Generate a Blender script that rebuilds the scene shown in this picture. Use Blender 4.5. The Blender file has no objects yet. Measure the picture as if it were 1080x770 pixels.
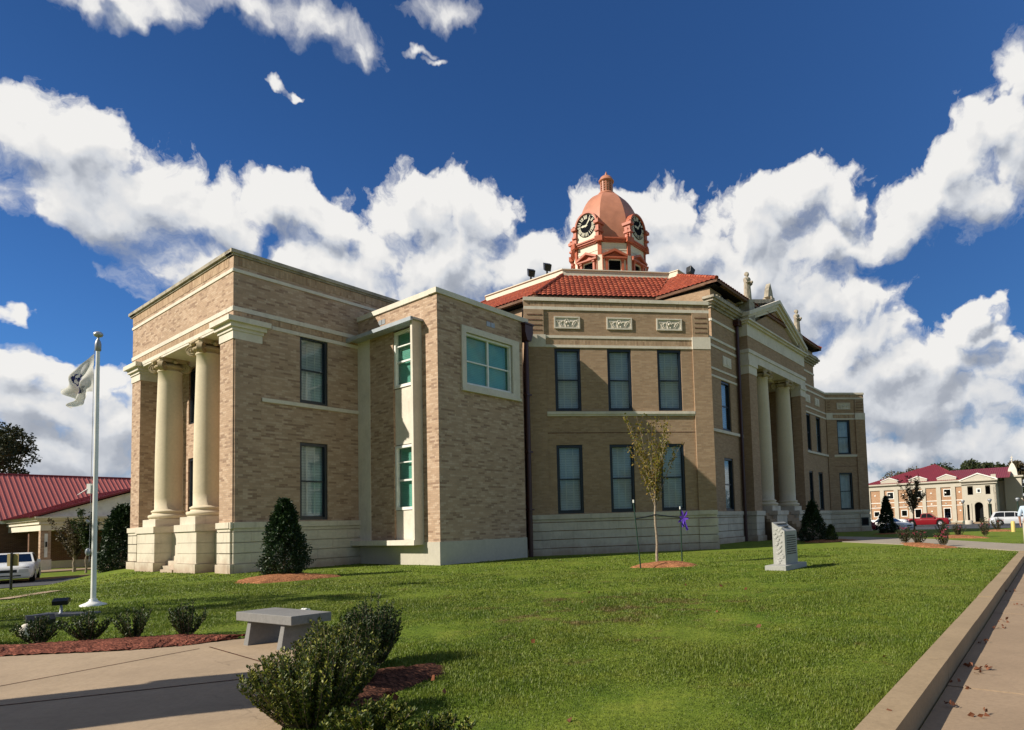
import bpy, bmesh, math, random
import numpy as np
from mathutils import Vector, Matrix
R=math.radians; PI=math.pi
rnd=random.Random(7)
S=bpy.context.scene
COL=S.collection

# ------------------------------------------------------------------ materials
def newmat(name):
    m=bpy.data.materials.new(name); m.use_nodes=True
    nt=m.node_tree; nt.nodes.clear()
    o=nt.nodes.new('ShaderNodeOutputMaterial')
    return m,nt,o
def N(nt,t,**k):
    n=nt.nodes.new(t)
    for a,b in k.items(): setattr(n,a,b)
    return n
def setin(n,**k):
    for a,b in k.items(): n.inputs[a.replace('_',' ')].default_value=b
def L(nt,a,b): nt.links.new(a,b)
def c4(c): return (c[0],c[1],c[2],1)
def math_(nt,op,a,b=None,c=None):
    n=N(nt,'ShaderNodeMath',operation=op)
    for i,v in enumerate((a,b,c)):
        if v is None: continue
        if isinstance(v,(int,float)): n.inputs[i].default_value=v
        else: L(nt,v,n.inputs[i])
    return n.outputs[0]
def ramp(nt,fac,stops):
    n=N(nt,'ShaderNodeValToRGB'); e=n.color_ramp.elements
    while len(e)<len(stops): e.new(0.5)
    for i,(p,c) in enumerate(stops):
        e[i].position=p; e[i].color=c4(c) if len(c)==3 else c
    L(nt,fac,n.inputs[0]); return n.outputs[0]
def noise(nt,vec,scale,detail=4,rough=.55,dist=0):
    n=N(nt,'ShaderNodeTexNoise'); setin(n,Scale=scale,Detail=detail,Roughness=rough,Distortion=dist)
    if vec is not None: L(nt,vec,n.inputs['Vector'])
    return n.outputs['Fac']
def mixc(nt,fac,a,b,bt='MIX'):
    n=N(nt,'ShaderNodeMix',data_type='RGBA',blend_type=bt)
    for i,v in ((0,fac),(6,a),(7,b)):
        if isinstance(v,(int,float)): n.inputs[i].default_value=v
        elif isinstance(v,tuple): n.inputs[i].default_value=c4(v)
        else: L(nt,v,n.inputs[i])
    return n.outputs[2]
def geopos(nt): return N(nt,'ShaderNodeNewGeometry').outputs['Position']
def objpos(nt): return N(nt,'ShaderNodeTexCoord').outputs['Object']
def uvpos(nt): return N(nt,'ShaderNodeTexCoord').outputs['UV']
def bump(nt,h,strength=.3,dist=.01):
    b=N(nt,'ShaderNodeBump'); setin(b,Strength=strength,Distance=dist); L(nt,h,b.inputs['Height']); return b.outputs[0]
def prin(nt,o,col,rough=.8,spec=.3,metal=0,normal=None):
    p=N(nt,'ShaderNodeBsdfPrincipled')
    if isinstance(col,tuple): p.inputs['Base Color'].default_value=c4(col)
    else: L(nt,col,p.inputs['Base Color'])
    if isinstance(rough,(int,float)): p.inputs['Roughness'].default_value=rough
    else: L(nt,rough,p.inputs['Roughness'])
    p.inputs['Metallic'].default_value=metal
    p.inputs['Specular IOR Level'].default_value=spec
    if normal is not None: L(nt,normal,p.inputs['Normal'])
    L(nt,p.outputs[0],o.inputs[0]); return p
def plain(name,col,rough=.6,spec=.4,metal=0,var=.12,scale=3.0,bmp=.0):
    """painted or plain surface with a little wear"""
    m,nt,o=newmat(name); pos=geopos(nt)
    f=noise(nt,pos,scale,5); 
    lo=tuple(c*(1-var) for c in col); hi=tuple(min(1,c*(1+var)) for c in col)
    cc=ramp(nt,f,[(.3,lo),(.7,hi)])
    nr=bump(nt,noise(nt,pos,scale*12,3),bmp,.01) if bmp else None
    prin(nt,o,cc,rough,spec,metal,nr); return m
def brick(name,base,dark,light,soldier=False,w=.215,h=.075,dfrac=.84,mort=(.34,.29,.23),cell=True):
    m,nt,o=newmat(name); uv=uvpos(nt)
    sx=N(nt,'ShaderNodeSeparateXYZ'); L(nt,uv,sx.inputs[0])
    u,v=sx.outputs[0],sx.outputs[1]
    if soldier: u,v=v,u
    def cellnoise(w,h,off):
        row=math_(nt,'FLOOR',math_(nt,'DIVIDE',v,h))
        sh=math_(nt,'MULTIPLY',math_(nt,'MODULO',row,2.0),.5) if off else 0.0
        cu=math_(nt,'FLOOR',math_(nt,'ADD',math_(nt,'DIVIDE',u,w),sh))
        cb=N(nt,'ShaderNodeCombineXYZ'); L(nt,cu,cb.inputs[0]); L(nt,row,cb.inputs[1])
        wn=N(nt,'ShaderNodeTexWhiteNoise',noise_dimensions='3D'); L(nt,cb.outputs[0],wn.inputs['Vector']); return wn.outputs['Value']
    n1=cellnoise(w,h,True)
    col=ramp(nt,n1,[(0,tuple(.86*x for x in base)),(.55,base),(1,light)])
    n2=cellnoise(w*1.5,h,True)
    big=noise(nt,uv,.7,2)
    thr=math_(nt,'ADD',n2,math_(nt,'MULTIPLY',math_(nt,'SUBTRACT',big,.5),.28))
    col=mixc(nt,math_(nt,'MULTIPLY',math_(nt,'GREATER_THAN',thr,dfrac),.62 if cell else .35),col,dark)
    bt=N(nt,'ShaderNodeTexBrick',offset=.5); setin(bt,Scale=1,Mortar_Size=.006,Mortar_Smooth=.3,Brick_Width=w,Row_Height=h)
    cb=N(nt,'ShaderNodeCombineXYZ'); L(nt,u,cb.inputs[0]); L(nt,v,cb.inputs[1]); L(nt,cb.outputs[0],bt.inputs['Vector'])
    col=mixc(nt,math_(nt,'MULTIPLY',bt.outputs['Fac'],.55),col,mort)
    # weather stains
    st=noise(nt,geopos(nt),.35,6,.6)
    col=mixc(nt,ramp(nt,st,[(.42,(0,0,0)),(.75,(.30,.30,.30))]),col,tuple(.55*x for x in base))
    nr=bump(nt,math_(nt,'ADD',math_(nt,'MULTIPLY',bt.outputs['Fac'],-1.0),math_(nt,'MULTIPLY',n1,.4)),.45,.01)
    prin(nt,o,col,.9,.15,0,nr); return m
def stone(name,col,stain=(.16,.13,.10),amount=.5,scale=1.2,low=None,rough=.85):
    m,nt,o=newmat(name); pos=geopos(nt)
    f=noise(nt,pos,scale,8,.62); g=noise(nt,pos,scale*9,4)
    mp=N(nt,'ShaderNodeMapping'); mp.inputs['Scale'].default_value=(3,3,.35); L(nt,pos,mp.inputs[0])
    s=noise(nt,mp.outputs[0],1.6,6,.65)
    c=ramp(nt,g,[(.3,tuple(.9*x for x in col)),(.7,col)])
    c=mixc(nt,ramp(nt,f,[(.45,(0,0,0)),(.85,(amount,)*3)]),c,stain)
    c=mixc(nt,ramp(nt,s,[(.55,(0,0,0)),(.85,(amount*.9,)*3)]),c,stain)
    if low:
        sz=N(nt,'ShaderNodeSeparateXYZ'); L(nt,pos,sz.inputs[0])
        h=math_(nt,'ADD',sz.outputs[2],math_(nt,'MULTIPLY',math_(nt,'SUBTRACT',noise(nt,pos,2.2,5),.5),.9))
        c=mixc(nt,ramp(nt,h,[(0,(.5,)*3),(low,(0,0,0))]),c,(.26,.13,.07))
    prin(nt,o,c,rough,.2,0,bump(nt,g,.15,.01)); return m
def leafmat(name,cols,rough=.4,trans=.25,scale=2.5,dark=True):
    m,nt,o=newmat(name); pos=geopos(nt)
    oi=N(nt,'ShaderNodeNewGeometry').outputs['Random Per Island']
    c=ramp(nt,oi,[(i/(len(cols)-1),cc) for i,cc in enumerate(cols)])
    f=noise(nt,pos,scale,3)
    if dark: c=mixc(nt,ramp(nt,f,[(.35,(0,0,0)),(.7,(.45,)*3)]),c,tuple(.45*x for x in cols[0]))
    p=N(nt,'ShaderNodeBsdfPrincipled'); L(nt,c,p.inputs['Base Color']); setin(p,Roughness=rough); p.inputs['Specular IOR Level'].default_value=.35
    t=N(nt,'ShaderNodeBsdfTranslucent'); L(nt,c,t.inputs[0])
    mx=N(nt,'ShaderNodeMixShader'); mx.inputs[0].default_value=trans
    L(nt,p.outputs[0],mx.inputs[1]); L(nt,t.outputs[0],mx.inputs[2]); L(nt,mx.outputs[0],o.inputs[0]); return m
def glassmat(name,tint=(.85,.9,.92),refl=.22):
    m,nt,o=newmat(name)
    t=N(nt,'ShaderNodeBsdfTransparent'); t.inputs[0].default_value=c4(tint)
    g=N(nt,'ShaderNodeBsdfGlossy'); setin(g,Roughness=.03); g.inputs[0].default_value=(.9,.95,1,1)
    nr=bump(nt,noise(nt,geopos(nt),.9,2),.06,.05); L(nt,nr,g.inputs['Normal'])
    lw=N(nt,'ShaderNodeLayerWeight'); lw.inputs[0].default_value=.5
    f=math_(nt,'ADD',math_(nt,'MULTIPLY',math_(nt,'POWER',lw.outputs['Facing'],4.0),.9),refl)
    mx=N(nt,'ShaderNodeMixShader'); L(nt,f,mx.inputs[0]); L(nt,t.outputs[0],mx.inputs[1]); L(nt,g.outputs[0],mx.inputs[2]); L(nt,mx.outputs[0],o.inputs[0]); return m
def blindmat(name,col,period=.08):
    m,nt,o=newmat(name); sx=N(nt,'ShaderNodeSeparateXYZ'); L(nt,uvpos(nt),sx.inputs[0])
    fr=math_(nt,'FRACT',math_(nt,'DIVIDE',sx.outputs[1],period))
    c=ramp(nt,fr,[(0,tuple(.45*x for x in col)),(.25,col),(1,tuple(.85*x for x in col))])
    big=noise(nt,uvpos(nt),1.3,2)
    c=mixc(nt,ramp(nt,big,[(.42,(0,0,0)),(.62,(.35,)*3)]),c,tuple(.45*x for x in col))
    prin(nt,o,c,.8,.2); return m
M={}
M['brick']=brick('tan_brick',(.47,.325,.225),(.22,.13,.09),(.55,.41,.30),dfrac=.84)
M['brick_main']=brick('smooth_tan_brick',(.385,.26,.165),(.29,.185,.11),(.43,.30,.195),dfrac=.9,cell=False)
M['brick_soldier']=brick('upright_tan_brick',(.44,.30,.19),(.26,.155,.095),(.52,.37,.245),soldier=True,dfrac=.85)
M['brick_dark']=brick('red_brown_brick',(.17,.085,.055),(.10,.05,.035),(.2,.11,.07))
M['brick_far']=brick('orange_brick',(.44,.26,.155),(.34,.19,.11),(.48,.30,.19),dfrac=.9,cell=False)
M['stone']=stone('limestone_trim',(.72,.66,.56),amount=.32)
M['stone_block']=stone('limestone_blocks',(.66,.595,.48),amount=.5,scale=.8,low=.55)
M['stone_old']=stone('weathered_limestone',(.44,.39,.31),(.05,.05,.04),amount=.9,scale=2.2)
M['column']=stone('cream_column',(.68,.59,.43),(.34,.28,.18),amount=.2)
M['grey_stucco']=stone('grey_stucco',(.52,.48,.40),(.25,.24,.2),amount=.3)
M['navy']=plain('dark_navy_paint',(.008,.016,.026),.35,.5)
M['white_paint']=plain('white_paint',(.78,.78,.74),.4,.4)
M['maroon_pipe']=plain('maroon_metal',(.045,.012,.014),.35,.5)
M['glass']=glassmat('window_glass',(.82,.86,.86),.03)
M['glass_car']=glassmat('vehicle_glass',(.08,.09,.1),.12)
M['blind']=blindmat('white_blind',(.76,.80,.84),.11)
M['curtain']=plain('pale_curtain',(.55,.56,.55),.8,.1,var=.25,scale=2)
M['blind_green']=blindmat('green_blind',(.28,.68,.52),.07)
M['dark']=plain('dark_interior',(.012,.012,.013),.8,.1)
M['terracotta']=plain('terracotta_paint',(.43,.115,.06),.5,.3,var=.15,scale=2)
M['dome']=plain('salmon_dome_paint',(.47,.20,.125),.5,.3,var=.16,scale=1.1)
M['tower_cream']=stone('cream_tower_paint',(.76,.70,.57),(.4,.34,.26),amount=.25)
M['clock_black']=plain('clock_black',(.008,.008,.012),.85,.05)
M['clock_cream']=plain('clock_cream',(.55,.51,.38),.5,.3)
M['metal_grey']=plain('grey_metal',(.30,.32,.34),.4,.5,.3)
M['metal_canopy']=plain('pale_blue_grey_metal',(.36,.40,.44),.4,.5,.2)
M['black_metal']=plain('black_metal',(.012,.012,.013),.4,.5)
M['green_post']=plain('dark_green_metal',(.015,.04,.025),.5,.4)
M['concrete']=None
def concrete(name,col,joint=None):
    m,nt,o=newmat(name); pos=geopos(nt)
    a=noise(nt,pos,.9,7,.6); b=noise(nt,pos,26,4,.7); d=noise(nt,pos,3.2,6,.7)
    c=ramp(nt,a,[(.3,tuple(.78*x for x in col)),(.7,col)])
    c=mixc(nt,ramp(nt,d,[(.5,(0,0,0)),(.8,(.35,)*3)]),c,tuple(.55*x for x in col))
    c=mixc(nt,ramp(nt,b,[(.35,(.3,)*3),(.6,(0,0,0))]),c,tuple(.5*x for x in col))
    vo=N(nt,'ShaderNodeTexVoronoi',feature='DISTANCE_TO_EDGE'); setin(vo,Scale=.45); vv=N(nt,'ShaderNodeVectorMath',operation='ADD'); L(nt,pos,vv.inputs[0]); nz=N(nt,'ShaderNodeTexNoise'); setin(nz,Scale=1.6,Detail=6); L(nt,pos,nz.inputs['Vector']); L(nt,nz.outputs['Color'],vv.inputs[1]); L(nt,vv.outputs[0],vo.inputs['Vector'])
    crk=ramp(nt,vo.outputs['Distance'],[(.0,(.6,)*3),(.006,(0,0,0))]); crk=mixc(nt,1.0,crk,ramp(nt,noise(nt,pos,.5,2),[(.52,(0,0,0)),(.6,(1,1,1))]),'MULTIPLY')
    c=mixc(nt,crk,c,tuple(.25*x for x in col))
    sp=ramp(nt,noise(nt,pos,90,2),[(.24,(.6,)*3),(.33,(0,0,0))]); c=mixc(nt,sp,c,tuple(.35*x for x in col))
    prin(nt,o,c,.9,.15,0,bump(nt,b,.3,.006)); return m
M['concrete']=concrete('plaza_concrete',(.43,.325,.22))
M['concrete_walk']=concrete('walkway_concrete',(.37,.27,.18))
M['path']=concrete('path_concrete',(.37,.32,.255))
M['kerb']=concrete('kerb_concrete',(.37,.275,.17))
M['asphalt']=concrete('grey_asphalt',(.085,.088,.095))
M['granite']=concrete('grey_granite',(.25,.245,.235))
M['granite_pale']=concrete('pale_granite',(.44,.44,.41))
def mulch(name,a,b):
    m,nt,o=newmat(name); pos=geopos(nt)
    v=N(nt,'ShaderNodeTexVoronoi'); setin(v,Scale=28); mp=N(nt,'ShaderNodeMapping'); mp.inputs['Scale'].default_value=(1,2.2,1); mp.inputs['Rotation'].default_value=(0,0,.6); L(nt,pos,mp.inputs[0]); L(nt,mp.outputs[0],v.inputs['Vector'])
    sx=N(nt,'ShaderNodeSeparateXYZ'); L(nt,v.outputs['Color'],sx.inputs[0])
    c=ramp(nt,sx.outputs[0],[(0,a),(.6,b),(1,tuple(min(1,1.7*x) for x in b))])
    c=mixc(nt,ramp(nt,noise(nt,pos,5,5),[(.45,(0,0,0)),(.7,(.5,)*3)]),c,tuple(.3*x for x in a))
    prin(nt,o,c,.95,.1,0,bump(nt,v.outputs['Distance'],.8,.02)); return m
M['mulch_red']=mulch('red_mulch',(.075,.022,.014),(.20,.07,.045))
M['straw']=mulch('pine_straw',(.22,.09,.04),(.36,.16,.075))
M['soil']=mulch('dark_bark_mulch',(.035,.016,.011),(.10,.042,.026))
def grassmat(name,isblade=False):
    m,nt,o=newmat(name); pos=geopos(nt)
    a=noise(nt,pos,.22,5,.6); b=noise(nt,pos,1.7,6,.65); d=noise(nt,pos,14,4,.7)
    c=ramp(nt,b,[(.28,(.080,.135,.014)),(.52,(.150,.208,.023)),(.8,(.25,.27,.042))])
    c=mixc(nt,ramp(nt,a,[(.42,(0,0,0)),(.64,(.42,)*3)]),c,(.20,.215,.035))
    # worn earthy patches in front of the building
    mp=N(nt,'ShaderNodeMapping'); mp.inputs['Location'].default_value=(-.2,-9.8,0); L(nt,pos,mp.inputs[0])
    mp2=N(nt,'ShaderNodeMapping'); mp2.inputs['Scale'].default_value=(.30,.34,0); L(nt,mp.outputs[0],mp2.inputs[0])
    ln=N(nt,'ShaderNodeVectorMath',operation='LENGTH'); L(nt,mp2.outputs[0],ln.inputs[0])
    near=math_(nt,'MAXIMUM',math_(nt,'SUBTRACT',1.0,ln.outputs['Value']),0.0)
    pn=noise(nt,pos,1.1,7,.72)
    pf=math_(nt,'ADD',pn,math_(nt,'MULTIPLY',near,.15))
    c=mixc(nt,ramp(nt,pf,[(.60,(0,0,0)),(.70,(.85,)*3)]),c,(.17,.105,.045))
    c=mixc(nt,ramp(nt,d,[(.35,(.4,)*3),(.6,(0,0,0))]),c,(.03,.06,.008))
    if isblade:
        oi=N(nt,'ShaderNodeNewGeometry').outputs['Random Per Island']
        c=mixc(nt,ramp(nt,oi,[(.0,(.2,)*3),(.5,(0,0,0))]),c,(.06,.11,.012))
        c=mixc(nt,ramp(nt,oi,[(.86,(0,0,0)),(1,(.7,)*3)]),c,(.30,.30,.10))
        p=N(nt,'ShaderNodeBsdfPrincipled'); L(nt,c,p.inputs['Base Color']); setin(p,Roughness=.5); p.inputs['Specular IOR Level'].default_value=.25
        t=N(nt,'ShaderNodeBsdfTranslucent'); L(nt,c,t.inputs[0])
        mx=N(nt,'ShaderNodeMixShader'); mx.inputs[0].default_value=.3
        L(nt,p.outputs[0],mx.inputs[1]); L(nt,t.outputs[0],mx.inputs[2]); L(nt,mx.outputs[0],o.inputs[0])
    else:
        prin(nt,o,c,.95,.1,0,bump(nt,d,.6,.03))
    return m
M['lawn']=grassmat('lawn'); M['blade']=grassmat('grass_blades',True)
M['tile']=None
def tilemat():
    m,nt,o=newmat('clay_roof_tile'); uv=uvpos(nt); sx=N(nt,'ShaderNodeSeparateXYZ'); L(nt,uv,sx.inputs[0])
    cu=math_(nt,'FLOOR',math_(nt,'DIVIDE',sx.outputs[0],.3)); cv=math_(nt,'FLOOR',math_(nt,'DIVIDE',sx.outputs[1],.4))
    cb=N(nt,'ShaderNodeCombineXYZ'); L(nt,cu,cb.inputs[0]); L(nt,cv,cb.inputs[1])
    wn=N(nt,'ShaderNodeTexWhiteNoise',noise_dimensions='3D'); L(nt,cb.outputs[0],wn.inputs['Vector'])
    c=ramp(nt,wn.outputs['Value'],[(0,(.22,.048,.026)),(.6,(.34,.072,.036)),(1,(.44,.12,.06))])
    c=mixc(nt,ramp(nt,noise(nt,geopos(nt),.8,5),[(.5,(0,0,0)),(.8,(.4,)*3)]),c,(.16,.045,.028))
    prin(nt,o,c,.6,.3); return m
M['tile']=tilemat()
M['metal_red']=plain('faded_red_metal_roof',(.43,.125,.11),.5,.4,var=.05,scale=.6)
M['metal_maroon']=plain('maroon_metal_roof',(.20,.024,.03),.45,.4,var=.08,scale=.6)
M['bark']=plain('grey_brown_bark',(.16,.12,.085),.9,.1,var=.35,scale=9,bmp=.5)
M['bark_pale']=plain('pale_bark',(.30,.24,.18),.9,.1,var=.3,scale=14,bmp=.4)
M['holly']=leafmat('holly_leaf',[(.012,.032,.010),(.022,.050,.014),(.04,.075,.02)],.45,.08)
M['conifer']=leafmat('conifer_leaf',[(.010,.030,.012),(.02,.045,.016),(.03,.06,.02)],.6,.1)
M['box']=leafmat('shrub_leaf',[(.025,.050,.008),(.065,.10,.014),(.34,.34,.05)],.5,.2,scale=4)
M['box_dark']=leafmat('dark_shrub_leaf',[(.02,.05,.012),(.035,.07,.015),(.09,.12,.02)],.5,.15,scale=4)
M['autumn']=leafmat('turning_leaf',[(.14,.16,.02),(.26,.22,.03),(.34,.19,.03),(.18,.20,.03)],.5,.4)
M['oak']=leafmat('oak_leaf',[(.02,.035,.012),(.04,.055,.018),(.07,.075,.022)],.6,.15,scale=.4)
M['oak_brown']=leafmat('browning_leaf',[(.06,.05,.025),(.10,.075,.035),(.14,.10,.04)],.6,.15,scale=.5)
M['rose_leaf']=leafmat('rose_leaf',[(.02,.04,.012),(.05,.06,.02),(.09,.06,.03)],.5,.2)
M['petal']=leafmat('pink_petal',[(.55,.06,.13),(.65,.12,.2),(.5,.03,.08)],.5,.3)
M['dry_leaf']=leafmat('dry_leaf',[(.18,.06,.025),(.25,.09,.04),(.12,.045,.02)],.7,.15)
M['flag']=leafmat('white_cloth',[(.86,.85,.82),(.88,.87,.84)],.8,.55,dark=False)
M['flag_blue']=plain('blue_cloth',(.05,.06,.22),.8,.1); M['flag_red']=plain('pink_cloth',(.60,.25,.22),.8,.1); M['flag_navy']=plain('navy_cloth',(.02,.03,.10),.8,.1); M['flag_grey']=plain('grey_cloth',(.35,.35,.42),.8,.1)
M['purple']=plain('purple_ribbon',(.10,.03,.42),.35,.5)
M['yellow']=plain('yellow_paint',(.62,.48,.16),.5,.4)
M['tan_panel']=plain('tan_panel',(.35,.27,.12),.6,.3)
M['car_white']=plain('white_car_paint',(.72,.73,.72),.25,.5,var=.03); M['car_silver']=plain('pale_silver_paint',(.55,.57,.60),.25,.5,.2,var=.03)
M['car_red']=plain('red_car_paint',(.20,.008,.014),.25,.5,var=.05)
M['tyre']=plain('tyre_rubber',(.015,.015,.015),.8,.2); M['rim']=plain('wheel_rim',(.45,.45,.46),.35,.5,.5)
M['lamp']=plain('headlight_lens',(.6,.62,.62),.15,.6); M['tail']=plain('tail_light',(.4,.02,.02),.2,.5)
M['skin']=plain('skin',(.50,.25,.17),.6,.3,var=.05); M['shirt']=plain('light_blue_shirt',(.45,.55,.68),.85,.1,var=.06); M['khaki']=plain('khaki_trousers',(.52,.46,.36),.85,.1,var=.06); M['hair']=plain('grey_hair',(.25,.20,.16),.8,.2); M['shoe']=plain('dark_shoe',(.03,.025,.02),.5,.3)
M['text']=plain('dark_letters',(.03,.03,.03),.6,.3)
M['wood_door']=plain('red_brown_door',(.16,.045,.03),.5,.3)
M['red_house']=M['brick_far']

# ------------------------------------------------------------------ mesh helpers
class Fr:
    """wall frame: l along the wall, d outwards, z up"""
    def __init__(s,ox,oy,dx,dy,nx,ny): s.o=(ox,oy); s.d=(dx,dy); s.n=(nx,ny)
    def __call__(s,l,d,z): return (s.o[0]+s.d[0]*l+s.n[0]*d, s.o[1]+s.d[1]*l+s.n[1]*d, z)
I2=Fr(0,0,1,0,0,1)
NOSPLIT={'inscription','top_inscription','numerals','clock_hands','loops','tails','halyard','rough_edge','lettering','nose_and_ears','face_features','trunk','stems'}
class MB:
    def __init__(s): s.v=[]; s.f=[]; s.m=[]; s.sm=[]; s.u=[]
    def add(s,vs,fs,mi=0,sm=False):
        b=len(s.v); s.u.append((b,len(s.f))); s.v+= [tuple(v) for v in vs]
        for f in fs: s.f.append(tuple(b+i for i in f)); s.m.append(mi); s.sm.append(sm)
    def box(s,F,l0,l1,d0,d1,z0,z1,mi=0):
        vs=[F(l,d,z) for z in (z0,z1) for d in (d0,d1) for l in (l0,l1)]
        s.add(vs,[(0,1,3,2),(4,6,7,5),(0,4,5,1),(2,3,7,6),(0,2,6,4),(1,5,7,3)],mi)
    def prism(s,poly,z0,z1,mi=0):
        n=len(poly); vs=[(p[0],p[1],z0) for p in poly]+[(p[0],p[1],z1) for p in poly]
        s.add(vs,[tuple(range(n))[::-1],tuple(range(n,2*n))]+[(i,(i+1)%n,n+(i+1)%n,n+i) for i in range(n)],mi)
    def extr(s,F,pts,d0,d1,mi=0):
        """polygon in (l,z) extruded along d"""
        n=len(pts); vs=[F(p[0],d0,p[1]) for p in pts]+[F(p[0],d1,p[1]) for p in pts]
        s.add(vs,[tuple(range(n))[::-1],tuple(range(n,2*n))]+[(i,(i+1)%n,n+(i+1)%n,n+i) for i in range(n)],mi)
    def profile(s,F,pts,l0,l1,mi=0):
        """polygon in (d,z) extruded along l"""
        n=len(pts); vs=[F(l0,p[0],p[1]) for p in pts]+[F(l1,p[0],p[1]) for p in pts]
        s.add(vs,[tuple(range(n))[::-1],tuple(range(n,2*n))]+[(i,(i+1)%n,n+(i+1)%n,n+i) for i in range(n)],mi)
    def lathe(s,cx,cy,prof,n=24,mi=0,sm=True,ph=0,sx=1,sy=1):
        b=[]; 
        for r,z in prof:
            for i in range(n):
                a=ph+2*PI*i/n; b.append((cx+r*math.cos(a)*sx,cy+r*math.sin(a)*sy,z))
        fs=[]
        for k in range(len(prof)-1):
            for i in range(n): j=(i+1)%n; fs.append((k*n+i,k*n+j,(k+1)*n+j,(k+1)*n+i))
        fs.append(tuple(range(n))[::-1]); fs.append(tuple(range((len(prof)-1)*n,len(prof)*n)))
        s.add(b,fs[:-2],mi,sm); 
        s.add([b[i] for i in range(n)],[tuple(range(n))[::-1]],mi); s.add(b[-n:],[tuple(range(n))],mi)
    def tube(s,p0,p1,r0,r1,n=8,mi=0,sm=True,cap=True):
        p0=Vector(p0);p1=Vector(p1); d=(p1-p0)
        if d.length<1e-6: return
        q=d.to_track_quat('Z','Y'); vs=[]
        for p,r in ((p0,r0),(p1,r1)):
            for i in range(n):
                a=2*PI*i/n; vs.append(p+q@Vector((r*math.cos(a),r*math.sin(a),0)))
        s.add(vs,[(i,(i+1)%n,n+(i+1)%n,n+i) for i in range(n)],mi,sm)
        if cap: s.add(vs[:n],[tuple(range(n))[::-1]],mi); s.add(vs[n:],[tuple(range(n))],mi)
    def ball(s,c,r,mi=0,sx=1,sy=1,sz=1,n=12):
        prof=[(max(1e-3,r*math.sin(PI*k/8)),c[2]-r*sz*math.cos(PI*k/8)) for k in range(9)]
        s.lathe(c[0],c[1],prof,n,mi,True,0,sx,sy)
    def pieces(s):
        # far-apart groups of what was added, so that each becomes a part of its own
        n=len(s.u); V=np.array(s.v,float)
        ends=s.u[1:]+[(len(s.v),len(s.f))]
        lo=np.array([V[a[0]:e[0]].min(0) for a,e in zip(s.u,ends)]); hi=np.array([V[a[0]:e[0]].max(0) for a,e in zip(s.u,ends)])
        size=(hi-lo).max(1); lab=list(range(n))
        def fd(i):
            while lab[i]!=i: lab[i]=lab[lab[i]]; i=lab[i]
            return i
        for i in range(n):
            gap=np.maximum(0,np.maximum(lo[i]-hi[i+1:],lo[i+1:]-hi[i])); d=np.sqrt((gap**2).sum(1))
            for j in np.nonzero(d<=np.maximum(.02,.5*np.maximum(size[i],size[i+1:])))[0]: lab[fd(i)]=fd(i+1+int(j))
        out={}
        for i in range(n): out.setdefault(fd(i),[]).append(i)
        res=[]
        for g_ in out.values():
            q=MB()
            for i in g_:
                a,e=s.u[i],ends[i]; bb=len(q.v); q.u.append((len(q.v),len(q.f))); q.v+=s.v[a[0]:e[0]]
                for k in range(a[1],e[1]): q.f.append(tuple(x-a[0]+bb for x in s.f[k])); q.m.append(s.m[k]); q.sm.append(s.sm[k])
            res.append(q)
        return res
    def build(s,name,mats,parent=None,bevel=0,recalc=True,loc=None):
        if parent is not None and 1<len(s.u)<700 and name not in NOSPLIT:
            ps=s.pieces()
            if 1<len(ps)<=40:
                obs=[q.build1(name,mats,parent,bevel,recalc,loc) for q in ps]; return obs[0]
        return s.build1(name,mats,parent,bevel,recalc,loc)
    def build1(s,name,mats,parent=None,bevel=0,recalc=True,loc=None):
        if not isinstance(mats,(list,tuple)): mats=[mats]
        me=bpy.data.meshes.new(name); me.from_pydata([tuple(v) for v in s.v],[],s.f)
        for m in mats: me.materials.append(M[m] if isinstance(m,str) else m)
        me.polygons.foreach_set('material_index',s.m); me.polygons.foreach_set('use_smooth',s.sm)
        if recalc or bevel:
            bm=bmesh.new(); bm.from_mesh(me); 
            if bevel:
                bmesh.ops.remove_doubles(bm,verts=bm.verts,dist=1e-5)
                bmesh.ops.bevel(bm,geom=list(bm.edges),offset=bevel,segments=2,affect='EDGES',profile=.5)
            bmesh.ops.recalc_face_normals(bm,faces=bm.faces); bm.to_mesh(me); bm.free()
        uvmap(me)
        o=bpy.data.objects.new(name,me); COL.objects.link(o)
        if parent is not None: o.parent=parent
        if loc: o.location=loc
        return o
def uvmap(me):
    n=len(me.loops); 
    if n==0: return
    uv=me.uv_layers.new(name='UVMap')
    co=np.empty(len(me.vertices)*3); me.vertices.foreach_get('co',co); co=co.reshape(-1,3)
    li=np.empty(n,dtype=np.int32); me.loops.foreach_get('vertex_index',li)
    pn=np.empty(len(me.polygons)*3); me.polygons.foreach_get('normal',pn); pn=pn.reshape(-1,3)
    lt=np.empty(len(me.polygons),dtype=np.int32); me.polygons.foreach_get('loop_total',lt)
    nn=np.repeat(pn,lt,axis=0); p=co[li]
    flat=np.abs(nn[:,2])>.8
    # tangent = z x n ; use sign-free direction so neighbouring walls agree
    t=np.stack([-nn[:,1],nn[:,0]],1); ln=np.linalg.norm(t,axis=1)+1e-9; t/=ln[:,None]
    u=(p[:,:2]*t).sum(1); v=p[:,2].copy()
    u[flat]=p[flat,0]; v[flat]=p[flat,1]
    uv.data.foreach_set('uv',np.stack([u,v],1).astype(np.float32).ravel())
def root(name,label,cat,loc=(0,0,0),rz=0,group=None):
    o=bpy.data.objects.new(name,None); COL.objects.link(o); o.location=loc; o.rotation_euler=(0,0,rz); o.empty_display_size=.3
    o['label']=label; o['category']=cat
    if group: o['group']=group
    return o
def tag(o,label=None,cat=None,group=None,kind=None):
    if label: o['label']=label
    if cat: o['category']=cat
    if group: o['group']=group
    if kind: o['kind']=kind
    return o
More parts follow.
